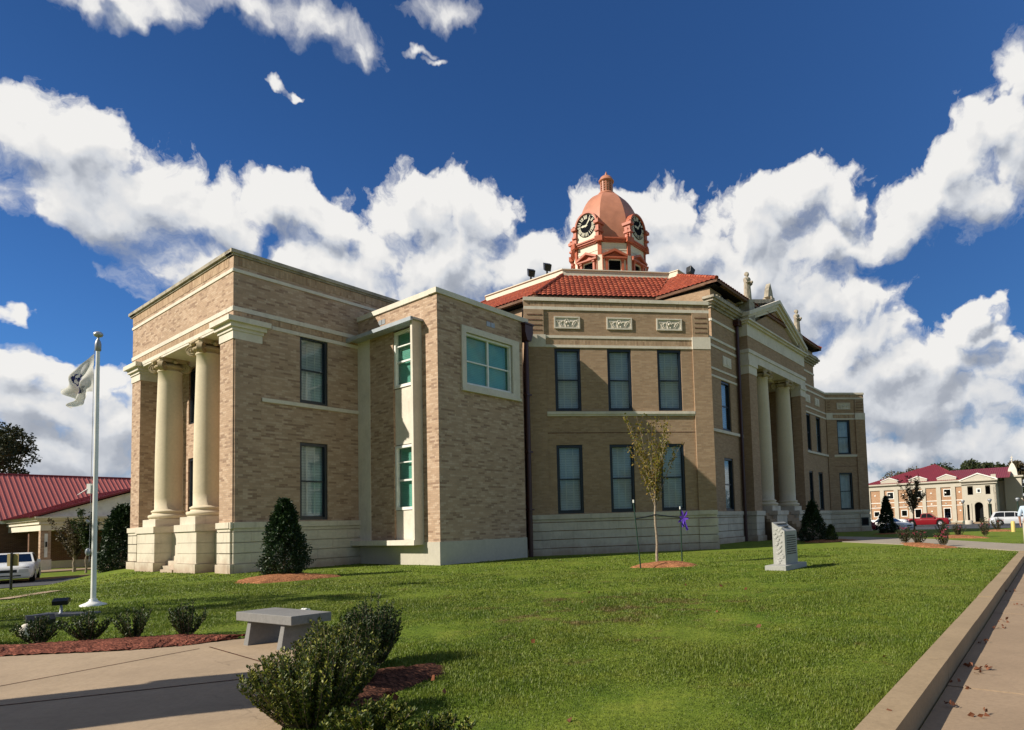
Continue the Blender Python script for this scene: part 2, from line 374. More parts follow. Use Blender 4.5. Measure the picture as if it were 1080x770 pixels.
def leaves(name,P,size,mat,parent=None,seed=1,aspect=.5,D=None,jit=.9,fold=.25,loc=None):
    """many small folded leaf faces, one mesh; P Nx3 centres, D preferred directions"""
    g=np.random.RandomState(seed); P=np.asarray(P,float); n=len(P)
    size=np.asarray(size)*np.ones(n)*g.uniform(.7,1.3,n)
    if D is None: D=np.zeros((n,3)); 
    d=D+g.normal(0,jit,(n,3)); d/=np.linalg.norm(d,axis=1)[:,None]+1e-9
    w=g.normal(0,1,(n,3)); w-=d*(w*d).sum(1)[:,None]; w/=np.linalg.norm(w,axis=1)[:,None]+1e-9
    nn=np.cross(d,w)
    a=P; b=P+d*size[:,None]; m=P+d*size[:,None]*.5
    c1=m+w*size[:,None]*aspect*.5+nn*size[:,None]*fold*.3; c2=m-w*size[:,None]*aspect*.5+nn*size[:,None]*fold*.3
    V=np.stack([a,c1,b,c2],1).reshape(-1,3)
    me=bpy.data.meshes.new(name); me.vertices.add(4*n); me.vertices.foreach_set('co',V.ravel())
    me.loops.add(6*n); me.polygons.add(2*n)
    i=np.arange(n)*4; F=np.stack([i,i+1,i+2,i,i+2,i+3],1).ravel()
    me.loops.foreach_set('vertex_index',F.astype(np.int32))
    me.polygons.foreach_set('loop_start',(np.arange(2*n)*3).astype(np.int32))
    me.update(calc_edges=True); me.materials.append(M[mat])
    o=bpy.data.objects.new(name,me); COL.objects.link(o)
    if parent is not None: o.parent=parent
    if loc: o.location=loc
    return o

# ------------------------------------------------------------------ site geometry
# eye height 1.35 m above the lawn; building axes a (away right) and b (away left)
A_=(.58440434,.81146261); B_=(-.81146261,.58440434); L0=(-13.58869834,21.69999944); TH=math.atan2(A_[1],A_[0])
def st(s,t): return (L0[0]+s*A_[0]+t*B_[0], L0[1]+s*A_[1]+t*B_[1])
def to_st(x,y): x=x-L0[0]; y=y-L0[1]; return (x*A_[0]+y*A_[1], x*B_[0]+y*B_[1])
def smooth(x,a,b):
    x=np.clip((x-a)/(b-a),0,1); return x*x*(3-2*x)
def zterr(s,t):
    s=np.asarray(s,float); t=np.asarray(t,float)
    w=smooth(s,-3.8,.3)
    left=(1-w)*smooth(t,-4,13.6)+w*smooth(t,10.6,13.8)
    z=-.66*left
    z=np.minimum(z,-.5*smooth(s,46,58))
    z=np.where(t<-22.7,np.minimum(z,-.16-.02-.1*smooth(-t,27,29)),z) 
    return z
def zw(x,y):
    s,t=to_st(x,y); return float(zterr(s,t))
# ground sheet
def axis(pts):
    out=[]
    for a,b,n in pts: out+=list(np.linspace(a,b,n,endpoint=False))
    return np.array(out+[pts[-1][1]])
sa=axis([(-1800,-60,12),(-60,-26,18),(-26,2,56),(2,14,16),(14,45,12),(45,60,15),(60,140,10),(140,2500,10)])
ta=axis([(-1500,-60,10),(-60,-29,10),(-29,-27,3),(-27,-22.71,3),(-22.71,-22.69,1),(-22.69,-8,30),(-8,14.5,46),(14.5,60,14),(60,2200,10)])
SS,TT=np.meshgrid(sa,ta,indexing='ij'); ZZ=zterr(SS,TT)
ZZ=ZZ+np.where((TT>-22)&(SS<40),.004*np.sin(SS*1.3+TT*.7)+.003*np.sin(TT*1.9-SS*.6),0)
gx=L0[0]+SS*A_[0]+TT*B_[0]; gy=L0[1]+SS*A_[1]+TT*B_[1]
V=np.stack([gx,gy,ZZ],2).reshape(-1,3); nI,nJ=SS.shape
F=[(i*nJ+j,(i+1)*nJ+j,(i+1)*nJ+j+1,i*nJ+j+1) for i in range(nI-1) for j in range(nJ-1)]
g=MB(); g.add(V,F,0,True); tag(g.build('ground','lawn'),'mown green lawn rising round the courthouse','lawn',kind='structure')

def slab(name,poly,th,mat,off=.02,kind='structure',world=True,label=None,cat=None):
    """flat paving laid on the ground, edges real"""
    mb=MB(); z=min(zw(*p) for p in poly)
    mb.prism(poly,z-.25,z+off); o=mb.build(name,mat); o['kind']=kind
    if label: tag(o,label,cat)
    return o
# kerb wall and pavement along the right
wl=Fr(L0[0],L0[1],A_[0],A_[1],B_[0],B_[1])
k=MB()
s0=-30.
while s0<14.2:
    s1=min(s0+2.42,14.25); k.box(wl,s0,s1-.012,-22.815,-22.60,-.4,.025+.004*math.sin(s0)); s0+=2.42
k.box(wl,-30,14.2,-22.80,-22.61,-.4,.012)
ko=k.build('kerb','kerb'); ko['kind']='structure'; ko['label']='weathered concrete kerb wall along the lawn edge'
k=MB(); s0=-29.85
while s0<70:
    k.box(wl,s0,s0+1.53,-26.4,-22.83,-.5,-.158+.004*math.sin(s0*3)); s0+=1.545
k.box(wl,-30,70,-26.38,-22.83,-.5,-.172)
po=k.build('pavement','concrete_walk'); po['kind']='structure'; po['label']='concrete pavement with joints and fallen leaves'
# plaza at bottom left
pz=[(-16,5.6),(-7.3,7.28),(-5.95,7.38),(-5.3,7.62),(-4.9,7.98),(-4.3,7.98),(-3.6,7.3),(-3.15,6.5),(-2.8,5.6),(-2.6,4.9),(-2.3,4.2),(-2.1,2.5),(-2.1,-5),(-16,-5)]
k=MB(); k.prism(pz,-.3,.018); o=k.build('plaza','concrete'); o['kind']='structure'
k=MB()
def joint(p,q,w=.009,z=.0215):
    p=Vector((p[0],p[1],0));q=Vector((q[0],q[1],0));d=(q-p).normalized();n=Vector((-d.y,d.x,0))*w
    k.add([p-n+Vector((0,0,z)),q-n+Vector((0,0,z)),q+n+Vector((0,0,z)),p+n+Vector((0,0,z))],[(0,1,2,3)])
joint((-5.77,5.78),(-4.99,7.36)); joint((-7.0,3.3),(-5.77,5.78)); joint((-5.08,5.1),(-3.3,5.84),.011); joint((-8,3.88),(-5.08,5.1),.011); joint((-4.93,7.45),(-3.45,6.25)); 
o=k.build('plaza_joints','soil'); o['kind']='structure'
# walkway from the portico to the street corner
wk=[(13.15,20.2),(12.95,24.1),(12.0,29.0),(11.0,34),(9.3,39.5),(13.2,42.2),(14.9,37.5),(16.0,31.2),(15.7,24.5),(17.0,21.6),(15.0,18.6)]
k=MB(); k.prism(wk,-.3,.03); o=k.build('walkway','path'); o['kind']='structure'
k=MB(); k.prism([(-16.6,17.2),(-15.6,16.6),(-14.6,14.3),(-17,12.4),(-19,13.5)],-.9,-.15); 
# street on the right (far) and on the left
def strip(name,s0,s1,t0,t1,mat,off=.015,n=14):
    mb=MB(); ss=np.linspace(s0,s1,n); tt=np.linspace(t0,t1,n)
    vs=[]; 
    for s_ in ss:
        for t_ in tt: x,y=st(s_,t_); vs.append((x,y,float(zterr(s_,t_))+off))
    mb.add(vs,[(i*n+j,(i+1)*n+j,(i+1)*n+j+1,i*n+j+1) for i in range(n-1) for j in range(n-1)],0,True)
    o=mb.build(name,mat); o['kind']='structure'; return o
strip('street',59,96,-22.5,120,'asphalt'); 
mb=MB(); mb.box(wl,59,96,-200,-22.6,-.6,-.482); o=mb.build('street','asphalt'); o['kind']='structure'
mb=MB(); mb.box(wl,96,97.2,-200,120,-.7,-.36); mb.box(wl,102.5,106.9,-60,60,-.7,-.38); o=mb.build('pavement','concrete_walk'); o['kind']='structure'
strip('parking_road',-70,60,13.9,19.6,'asphalt',off=.02)
mb=MB(); mb.box(wl,-40,50,19.6,19.85,-.8,-.56); mb.box(wl,-20,30,28.4,31.4,-.8,-.58); o=mb.build('pavement','concrete_walk'); o['kind']='structure'
mb=MB(); 
pp=[(-13.9,14.4),(-16.2,17.0)]
mb.add([(-14.6,14.3,zw(-14.6,14.3)+.03),(-14.3,14.5,zw(-14.3,14.5)+.03),(-15.3,17.0,zw(-15.3,17.0)+.03),(-15.7,17.0,zw(-15.7,17.0)+.03)],[(0,1,2,3)])
o=mb.build('path','concrete'); o['kind']='structure'

# ------------------------------------------------------------------ courthouse
r2=1/math.sqrt(2)
CH=root('courthouse','tan brick courthouse with red tiled roof, clock tower and columned porticoes','courthouse',(L0[0],L0[1],0),TH)
def FA(t): return Fr(0,t,1,0,0,-1)
def FBb(s): return Fr(s,0,0,1,-1,0)
FC=Fr(10.08,-4.71,r2,-r2,-r2,-r2)
FC2=Fr(41.89,-8.45,r2,-r2,-r2,-r2)
def wall(mb,F,l0,l1,z0,z1,holes=(),th=.36,mi=0):
    ls=sorted(set([l0,l1]+[h[0] for h in holes]+[h[1] for h in holes])); zs=sorted(set([z0,z1]+[h[2] for h in holes]+[h[3] for h in holes]))
    ls=[l for l in ls if l0<=l<=l1]; zs=[z for z in zs if z0<=z<=z1]
    for k in range(len(zs)-1):
        run=None
        for i in range(len(ls)-1):
            cl=(ls[i]+ls[i+1])/2; cz=(zs[k]+zs[k+1])/2
            hole=any(h[0]<cl<h[1] and h[2]<cz<h[3] for h in holes)
            if not hole:
                if run is None: run=ls[i]
            if hole or i==len(ls)-2:
                e=ls[i] if hole else ls[i+1]
                if run is not None: mb.box(F,run,e,-th,0,zs[k],zs[k+1],mi); run=None
def window(F,h,parent,style='navy',seed=0,blindlow=0.0,label=None):
    l0,l1,z0,z1=h; fr=MB(); w=.095
    dz=-.20
    if style=='navy':
        for a,b,c,d in ((l0,l0+w,z0,z1),(l1-w,l1,z0,z1),(l0+w,l1-w,z0,z0+w),(l0+w,l1-w,z1-w*1.3,z1)): fr.box(F,a,b,dz,dz+.14,c,d)
        zm=(z0+z1)/2
        fr.box(F,l0+w,l1-w,dz+.02,dz+.075,zm-.03,zm+.03)
        fr.box(F,l0+w,l0+w+.04,dz+.01,dz+.06,z0+w,z1-w*1.3); fr.box(F,l1-w-.04,l1-w,dz+.01,dz+.06,z0+w,z1-w*1.3)
        fr.box(F,l0+w,l1-w,dz+.01,dz+.06,z0+w,z0+w+.06)
        o=fr.build('window','navy',parent)
    elif style=='white':
        for a,b,c,d in ((l0,l0+w,z0,z1),(l1-w,l1,z0,z1),(l0+w,l1-w,z0,z0+w*1.2),(l0+w,l1-w,z1-w,z1)): fr.box(F,a,b,dz,dz+.16,c,d)
        for f in (.36,.72): zz=z0+(z1-z0)*(1-f) if f<.5 else z0+(z1-z0)*(1-f)
        for f,t_ in ((.46,.035),(.74,.022)): fr.box(F,l0+w,l1-w,dz+.02,dz+.09,z0+(z1-z0)*f-t_,z0+(z1-z0)*f+t_)
        o=fr.build('window','white_paint',parent)
    else:
        for a,b,c,d in ((l0,l0+w,z0,z1),(l1-w,l1,z0,z1),(l0+w,l1-w,z0,z0+w),(l0+w,l1-w,z1-w,z1)): fr.box(F,a,b,dz,dz+.16,c,d)
        lm=(l0+l1)/2; zm=z0+(z1-z0)*.47
        fr.box(F,lm-.035,lm+.035,dz+.01,dz+.11,z0+w,z1-w); fr.box(F,l0+w,l1-w,dz+.02,dz+.09,zm-.025,zm+.025)
        o=fr.build('window','white_paint',parent)
    if label: o['label']=label
    g=MB(); g.box(F,l0+.02,l1-.02,dz+.03,dz+.036,z0+.02,z1-.02); g.build('pane','glass',o)
    b=MB(); b.box(F,l0+.01,l1-.01,dz-.08,dz-.07,z0+.01+blindlow,z1-.01)
    if style=='navy':
        q=b.build('blind','blind',o); t=MB()
        for f in (.36,.64): 
            x=l0+(l1-l0)*f; t.box(F,x-.022,x+.022,dz-.062,dz-.056,z0+.02+blindlow,z1-.02)
        t.build('blind_tape','white_paint',o)
    else: b.build('blind','blind_green',o)
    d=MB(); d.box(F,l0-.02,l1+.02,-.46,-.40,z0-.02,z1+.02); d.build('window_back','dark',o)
def bands(mb,F,l0,l1,zs,proj=.035):
    for z0,z1 in zs: mb.box(F,l0,l1,-.05,proj,z0,z1)
def coping(mb,F,l0,l1,z0,z1,proj=.08,back=.42):
    # coping in separate stones with fine joints
    n=max(1,round((l1-l0)/1.5)); w=(l1-l0)/n
    for i in range(n): mb.box(F,l0+i*w+(.004 if i else 0),l0+(i+1)*w-(.004 if i<n-1 else 0),-back,proj,z0,z1)
def plinth(mb,F,l0,l1,ztop=1.80,z0=-.7,proj=.06,back=.3,cap=True,seed=0):
    rg=random.Random(seed); zs=[z0,.30,.68,1.06,1.44,ztop-.22]
    zs=[z for z in zs if z<ztop-.1]
    for k in range(len(zs)-1):
        p=proj+(.06 if k==0 else 0); n=max(1,round((l1-l0)/1.35)); w=(l1-l0)/n; off=(.5*w if k%2 else 0)
        xs=[l0]+[l0+off+i*w for i in range(0 if off else 1,n+1)]+[l1]; xs=sorted(set(round(x,4) for x in xs if l0<=x<=l1+1e-6))
        for i in range(len(xs)-1): mb.box(F,xs[i]+.003,xs[i+1]-.003,-back,p+rg.uniform(-.004,.004),zs[k]+.035,zs[k+1])
    mb.box(F,l0,l1,-back,proj-.07,z0,zs[-1])
    mb.box(F,l0-.0,l1+.0,-back,proj+.05,zs[-1]+.012,ztop)
NV='brick'
# ---- side pavilion (left block) with its own two column portico
W1,H1=(2.40,3.53),(6.43,9.13); 
wA=[(2.40,3.53,6.43,9.13),(2.40,3.51,1.85,4.88)]
mb=MB(); F=FA(0)
wall(mb,F,0,14.0,-.7,9.45,wA)
mb.box(F,0,14,-.36,0,9.60-.0,9.60); 
wall(mb,F,0,14,9.56,11.5)
# entablature masses (full thickness so the portico has a real soffit)
for x0,x1,z0,z1 in ((0,1.5,9.15,11.5),): mb.box(I2,x0,x1,.0+.36,10.36,z0,z1)
mb.box(I2,0,1.5,.36,1.07,-.7,9.2); mb.box(I2,0,.36,.02,.36,-.7,9.45) if False else None; mb.box(I2,0,1.5,9.30,10.36,-.7,9.2)
mb.box(I2,1.5,14,10.0,10.36,-.7,11.5); mb.box(I2,13.64,14,.36,10,-.7,11.5)
# back wall of the portico with bays
wall(mb,FBb(1.5),1.07,9.30,-.7,9.2,[(2.2,3.4,1.85,4.88),(4.55,5.85,1.85,5.2),(7.0,8.2,1.85,4.88),(2.2,3.4,6.43,9.0),(4.55,5.85,6.43,9.0),(7.0,8.2,6.43,9.0)])
mb.box(F,.93,.96,-.02,.0,0,1) if False else None
# corner pilaster on the A face stands a little proud
mb.box(F,.045,.93,0,.055,1.8,8.42)
mb.box(F,0,14,-.36,0,9.45,9.56)
mb.build('pavilion_wall','brick',CH)
sb=MB()
for zs in ((9.22,9.44),(11.16,11.5)):
    sb.box(F,0.0,14,.0,.012,zs[0]+.0,zs[1]); sb.box(FBb(0),.36,10.36,0,.012,zs[0],zs[1])
sb.build('upright_brick_course','brick_soldier',CH)
rf=MB(); rf.box(I2,.3,13.8,.3,10.1,11.3,11.42); rf.build('flat_roof','asphalt',CH)
tr=MB()
bl=[(9.46,9.62),(10.90,11.02)]
for z0,z1 in bl:
    tr.box(F,-.03,14,-.05,.035,z0,z1); tr.box(FBb(0),-.0,10.36,-.05,.03,z0,z1); tr.box(FA(10.36),-.03,14,-.03,.05,z0,z1)
# window head band and sill bands
tr.box(F,1.35,4.9,-.05,.03,9.06,9.2); tr.box(F,.98,4.9,-.05,.06,6.26,6.40)
tr.box(F,-.02,14,-.05,.04,11.5-.0,11.52)
# pilaster caps: block, moulded cornice wrapping the corner
for (x0,x1,y0,y1) in ((-.03,.98,-.055,1.10),(-.03,1.5,9.28,10.40)):
    tr.box(I2,x0,x1,y0,y1,8.42,8.72)
    for e,z0,z1 in ((.04,8.72,8.84),(.12,8.84,9.0),(.24,9.0,9.19)):
        tr.box(I2,x0-e,x1+e*.9,y0-e,y1+(e if y0<1 else e),z0,z1)
# architrave above the columns
tr.box(FBb(0),1.07,9.30,-1.45,.035,9.05,9.2); tr.box(FBb(0),1.12,9.25,-1.40,.02,8.97,9.05)
tr.build('pavilion_stone_trim','stone',CH)
# top coping, weathered, overhanging
tr=MB()
for FF,a,b in ((F,-.28,14.1),(FBb(0),.0,10.6),(FA(10.36),-.28,14.1)):
    nrm=-1 if FF.n==(0,-1) and FF.o[1]>5 else 1
    for e,z0,z1 in ((.05,11.5,11.57),(.12,11.57,11.70)):
        if nrm==1: tr.box(FF,a if FF is not F else -e,b,-.45,e,z0,z1)
        else: tr.box(FF,-e,b,-e,.45,z0,z1)
tr.build('pavilion_coping','stone_old',CH)
pb=MB(); plinth(pb,F,0,4.88,1.80,proj=.09,seed=3)
pb.box(F,-.10,.98,-.9,.10,1.575,1.806); pb.box(F,-.12,1.0,-.9,.13,-.7,.32)
plinth(pb,Fr(0,0,0,1,-1,0),.0,1.07,1.80,proj=.07,seed=5); plinth(pb,Fr(0,0,0,1,-1,0),9.30,10.36,1.80,proj=.07,seed=6); plinth(pb,Fr(0,10.36,1,0,0,1),0,13.9,1.80,seed=7)
pb.build('pavilion_plinth','stone_block',CH)
for h in wA: window(F,h,CH,'navy')
for h in [(2.2,3.4,1.85,4.88),(7.0,8.2,1.85,4.88),(2.2,3.4,6.43,9.0),(4.55,5.85,6.43,9.0),(7.0,8.2,6.43,9.0)]: window(FBb(1.5),h,CH,'navy')
db=MB(); db.box(FBb(1.5),4.6,5.8,-.3,-.2,1.85,5.15); 
for x in (4.68,5.24): 
    for z in (2.05,3.6): db.box(FBb(1.5),x,x+.46,-.2,-.17,z,z+1.3)
db.build('door','wood_door',CH)
# portico floor and steps between the pedestals
sp=MB()
sp.box(I2,.25,1.5,1.07,9.30,-.7,1.5)
for i in range(8): sp.box(I2,-.12+i*.17,1.3,4.0,6.2,-.7,.19*(i+1))
sp.box(I2,-.45,.0,4.1,5.3,-.7,.08)
sp.build('portico_steps','stone_block',CH)
def column(cx,cy,z0,z1,r,name='column',cap='stone_old',ped=None):
    c=MB(); n=28; Hh=z1-z0
    prof=[(r*1.36,z0),(r*1.36,z0+.02)]
    for k in range(7): a=-PI/2+PI*k/6; prof.append((r*1.27+.085*math.cos(a),z0+.12+.085*math.sin(a)))
    prof+=[(r*1.17,z0+.22),(r*1.15,z0+.27)]
    for k in range(7): a=-PI/2+PI*k/6; prof.append((r*1.13+.05*math.cos(a),z0+.33+.05*math.sin(a)))
    prof+=[(r*1.03,z0+.42)]
    for k in range(13):
        f=k/12; rr=r*(1-.15*max(0,(f-.28)/.72)**1.4); prof.append((rr,z0+.42+f*(Hh-.42-.55)))
    zt=z1-.55
    prof+=[(r*.9,zt+.01),(r*.92,zt+.05),(r*.86,zt+.07)]
    c.lathe(cx,cy,prof,n)
    o=c.build(name,'column',CH)
    k=MB(); rt=r*.86
    pr=[(rt,zt+.05),(rt*1.02,zt+.15)]
    for q in range(6): a=-PI/2+PI*q/5; pr.append((rt*1.14+.06*math.cos(a),zt+.23+.07*math.sin(a)))
    pr+=[(rt*1.1,zt+.33)]
    k.lathe(cx,cy,pr,n)
    for i in range(20):   # egg and dart
        a=2*PI*i/20; k.ball((cx+rt*1.2*math.cos(a),cy+rt*1.2*math.sin(a),zt+.22),.045,n=6,sz=1.4)
    for i in range(4):    # diagonal corner volutes
        a=PI/4+i*PI/2; dx,dy=math.cos(a),math.sin(a); rr=rt*1.42; c0=Vector((cx+dx*rr,cy+dy*rr,zt+.20)); tn=Vector((-dy,dx,0))
        k.tube(c0-tn*.085,c0+tn*.085,.20,.20,20)
        for sgn in (-1,1):
            pts=[]
            for q in range(30):
                th=q*PI/7; rad=.185*(1-q/34); pts.append(c0+tn*(.085*sgn)+Vector((dx*math.cos(th)*rad,dy*math.cos(th)*rad,math.sin(th)*rad)))
            for q in range(29): k.tube(pts[q],pts[q+1],.022,.022,5,cap=False)
            k.ball(tuple(c0+tn*(.10*sgn)),.045,n=8)
        # neck of the scroll running in under the abacus
        k.tube(c0+Vector((-dx*.05,-dy*.05,.15)),Vector((cx+dx*rt*.7,cy+dy*rt*.7,zt+.32)),.07,.07,6)
    for i in range(4):    # festoon rosettes on each side
        a=i*PI/2; k.ball((cx+math.cos(a)*rt*1.32,cy+math.sin(a)*rt*1.32,zt+.40),.10,n=8,sz=.8)
    # concave-sided abacus
    P=[]
    for i in range(4):
        a0=PI/4+i*PI/2; 
        for f in (-.09,.09): P.append((cx+rt*1.62*math.cos(a0+f),cy+rt*1.62*math.sin(a0+f)))
        am=a0+PI/4; 
        for f in (-.35,0,.35): rr=rt*(1.20+.25*abs(f)); P.append((cx+rr*math.cos(am+f),cy+rr*math.sin(am+f)))
    k.prism(P,z1-.16,z1-.06); P2=[(cx+(p[0]-cx)*1.05,cy+(p[1]-cy)*1.05) for p in P]; k.prism(P2,z1-.06,z1)
    k.build('capital','capital_stone' if 'capital_stone' in M else 'column',o)
    return o
M['capital_stone']=stone('capital_limestone',(.47,.38,.24),(.14,.10,.07),amount=.6,scale=3)
for cy,y0,y1 in ((7.13,6.25,8.2),(3.13,2.1,3.95)):
    column(.42,cy,2.10,8.97,.5)
    p=MB(); PF=Fr(0,0,0,1,-1,0)
    for z0,z1,e in ((-.7,.32,.08),(.335,.70,.02),(.715,1.10,.02),(1.115,1.52,.02)): 
        p.box(I2,-.34-e,1.3,y0-e,y1+e,z0,z1)
    p.box(I2,-.33,1.3,y0+.02,y1-.02,-.7,1.6); p.box(I2,-.42,1.3,y0-.08,y1+.08,1.535,1.80)
    p.box(I2,-.28,1.12,cy-.72,cy+.72,1.80,2.10)
    p.build('pedestal','stone_block',CH)

# ---- annex in front of the corner
ann=[(4.88,-5.23),(9.38,-5.23),(10.12,-4.5),(13.5,-1.1),(13.5,1.8),(4.88,1.8)]
big=(6.22,8.74,6.95,9.03)
mb=MB(); F=FA(-5.23)
wall(mb,F,4.88,9.38,.86,10.22,[big])
ups=[(2.47,4.02,6.98,9.26),(2.47,4.02,2.12,4.66)]
# left side face of annex: brick, recessed bay with windows and stone panel
FB5=Fr(4.88,0,0,-1,-1,0)   # l measured from the pavilion wall towards the viewer
wall(mb,FB5,.0,4.87,.86,10.22,[(2.45,4.17,.95,9.30)])
mb.box(FB5,.9,2.45,-.02,.0,1,9) if False else None
P=[(9.38,-5.23),(10.12,-4.5)]
mb.prism([(9.38,-5.22),(10.3,-4.3),(10.0,-4.0),(9.05,-4.95)],-.6,10.22)
mb.build('annex_wall','brick',CH)
cp=MB(); coping(cp,F,4.80,9.75,10.22,10.42,.06); coping(cp,FB5,-.0,5.23-.36,10.22,10.42,.06)
# white panels, strip, ledge, base
cp.box(FB5,.0,.86,-.05,.03,.95,9.32)
for z in (2.6,4.3,6.0,7.7): cp.box(FB5,.0,.86,.0,.034,z,z+.0) if False else None
cp.box(FB5,2.45,4.17,-.12,-.08,4.70,6.94); cp.box(FB5,2.45,4.17,-.12,-.08,.95,2.10)
cp.box(FB5,4.02,4.17,-.12,-.07,2.1,9.3) 
cp.build('annex_stone_trim','stone',CH)
fn=MB(); fn.box(FB5,4.17,4.29,-.1,.42,.95,9.30); 
fn.box(FB5,-.0,4.30,-.1,.46,.76,.95); fn.build('annex_fin','stone',CH)
bs=MB(); bs.box(F,4.84,9.40,-.3,.03,-.7,.86); bs.box(FB5,0,5.20,-.3,.03,-.7,.86); bs.build('annex_base','grey_stucco',CH)
cn=MB(); cn.box(FB5,-.25,4.40,-.06,.55,9.30,9.38); cn.box(FB5,-.25,4.40,.47,.57,9.22,9.36); cn.build('canopy','metal_canopy',CH)
sr=MB()   # stone surround of the large window
l0,l1,z0,z1=big
for a,b,c,d in ((l0-.22,l0,z0-.2,z1+.24),(l1,l1+.40,z0-.2,z1+.24),(l0,l1,z1,z1+.24),(l0,l1,z0-.2,z0)): sr.box(F,a,b,-.2,.07,c,d)
sr.box(F,l0-.24,l1+.44,-.1,.12,z0-.28,z0-.16)
sr.build('window_surround','stone',CH)
window(F,big,CH,'big',label='wide four light white window with green blinds')
for h in ups: window(FB5,h,CH,'white')
vt=MB(); 
for (FF,l0,z0) in ((F,7.35,9.55),(FB5,1.5,9.75)):
    for i in range(2): 
        vt.box(FF,l0+i*.24,l0+.21+i*.24,-.02,.015,z0,z0+.2)
vt.build('wall_vent','metal_grey',CH)
rf=MB(); rf.prism([(5,-5.1),(9.4,-5.1),(13,-1.2),(13,1.7),(5,1.7)],10.0,10.12); rf.build('flat_roof','asphalt',CH)
# downpipe at the annex corner
dp=MB(); dp.tube((9.62,-5.26,-.1),(9.62,-5.26,9.5),.10,.10,10); dp.extr(Fr(9.62,-5.26,1,0,0,-1),[(-.12,9.4),(.12,9.4),(.24,9.75),(.24,10.1),(-.24,10.1),(-.24,9.75)],-.2,.2); dp.box(Fr(9.62,-5.26,1,0,0,-1),-.28,.28,-.24,.24,10.1,10.17)
for z in (2,4.5,7): dp.box(Fr(9.62,-5.26,1,0,0,-1),-.15,.15,-.14,.12,z,z+.07)
dp.build('downpipe','maroon_pipe',CH)

# ---- diagonal wings and centre
BANDZ=[(9.37,9.49),(9.80,9.92),(11.10,11.24)]
def wing_face(F,Lc,wins,par,pil,lab,plaques,louv=True,fullcap=True):
    mb=MB(); holes=[(a,b,6.46,9.34) for a,b in wins]+[(a-.02,b-.02,1.83,4.92) for a,b in wins]
    wall(mb,F,0,Lc,-.7,9.37,holes); wall(mb,F,0,Lc,9.37,11.5)
    for a,b in pil:
        mb.box(F,a,b,0,.09,1.8,9.37)
        # frieze part of the pilaster in projecting courses with raked joints
        mb.box(F,a+(.03 if a>1 else 0),b-.06,0,.06,9.92,11.10)
    hair=[(5.44,5.50)]
    mb.build('wing_wall','brick_main',CH)
    dk=MB()
    for a,b in pil:
        if louv:
            for i in range(4): dk.box(F,a+.14,b-.14,.0,.075,10.12+i*.235,10.165+i*.235)
    ps=[0]+[x for p in pil for x in p]+[Lc]
    dk.box(F,pil[0][1],pil[-1][0],-.01,.006,5.44,5.485)
    dk.build('shadow_joint','brick_dark',CH)
    sb=MB(); sb.box(F,pil[0][1],pil[-1][0],0,.012,9.49,9.80); sb.box(F,0.3,Lc-.1,0,.016,11.24,11.46); sb.build('upright_brick_course','brick_soldier',CH)
    t=MB()
    for z0,z1 in BANDZ: t.box(F,pil[0][1] if z1<10 else 0,pil[-1][0] if z1<10 else Lc,-.05,.04,z0,z1)
    for a,b in pil: t.box(F,a-.01,b+.01,-.05,.11,9.36,9.93)
    t.box(F,pil[0][1],pil[-1][0],-.05,.10,6.30,6.42); t.box(F,pil[0][1],pil[-1][0],-.05,.06,6.22,6.30)
    coping(t,F,-.02,Lc,11.50,11.66,.07)
    t.build('wing_stone_trim','stone',CH)
    for a,b in plaques:
        q=MB(); z0,z1=10.24,10.80
        for e in ((a,b,z0,z0+.06),(a,b,z1-.06,z1),(a,a+.06,z0+.06,z1-.06),(b-.06,b,z0+.06,z1-.06)): q.box(F,e[0],e[1],-.02,.05,e[2],e[3])
        q.box(F,a+.05,b-.05,-.02,.012,z0+.05,z1-.05)
        # carved foliage: curling ribs
        w=b-a; cx=(a+b)/2
        def rib(pts,rr=.022):
            for i in range(len(pts)-1): q.tube(F(pts[i][0],.02,pts[i][1]),F(pts[i+1][0],.02,pts[i+1][1]),rr,rr*.8,5)
        for sg in (-1,1):
            for (ox,ph,rd) in ((.14,0,.13),(.33,.8,.15)):
                c=(cx+sg*w*ox,(z0+z1)/2-.02)
                rib([(c[0]+sg*rd*math.cos(t_)*(1-i/14),c[1]+rd*math.sin(t_)*(1-i/14)) for i,t_ in enumerate(np.linspace(ph-1.2,ph+3.4,10))])
            rib([(cx+sg*.05,z0+.1),(cx+sg*.12,z0+.3),(cx+sg*.02,z1-.1)])
            rib([(cx+sg*w*.22,z0+.09),(cx+sg*w*.30,z0+.22),(cx+sg*w*.42,z1-.12)])
        q.ball(F(cx,.02,(z0+z1)/2),.07,n=8)
        q.build('carved_plaque','stone',CH)
    p=MB(); plinth(p,F,0,Lc,1.80,proj=.06,seed=11)
    for a,b in pil: 
        for z0,z1 in ((.31,.66),(.69,1.04),(1.07,1.42),(1.6,1.80)): p.box(F,a-.02,b+.02,0,.12,z0+.012,z1)
        p.box(F,a-.04,b+.04,0,.16,-.7,.30)
    p.build('wing_plinth','stone_block',CH)
    for i,(a,b) in enumerate(wins):
        window(F,(a,b,6.46,9.34),CH,'navy'); window(F,(a-.02,b-.02,1.83,4.92),CH,'navy')
wing_face(FC,8.66,[(1.33,2.50),(3.74,4.86),(6.09,7.24)],None,[(0,.94),(7.80,8.66)],'',[(1.35,2.53),(3.76,4.95),(6.11,7.33)])
wing_face(FC2,3.48,[(.95,2.12)],None,[(0,.55),(2.60,3.48)],'',[(1.02,2.22)])
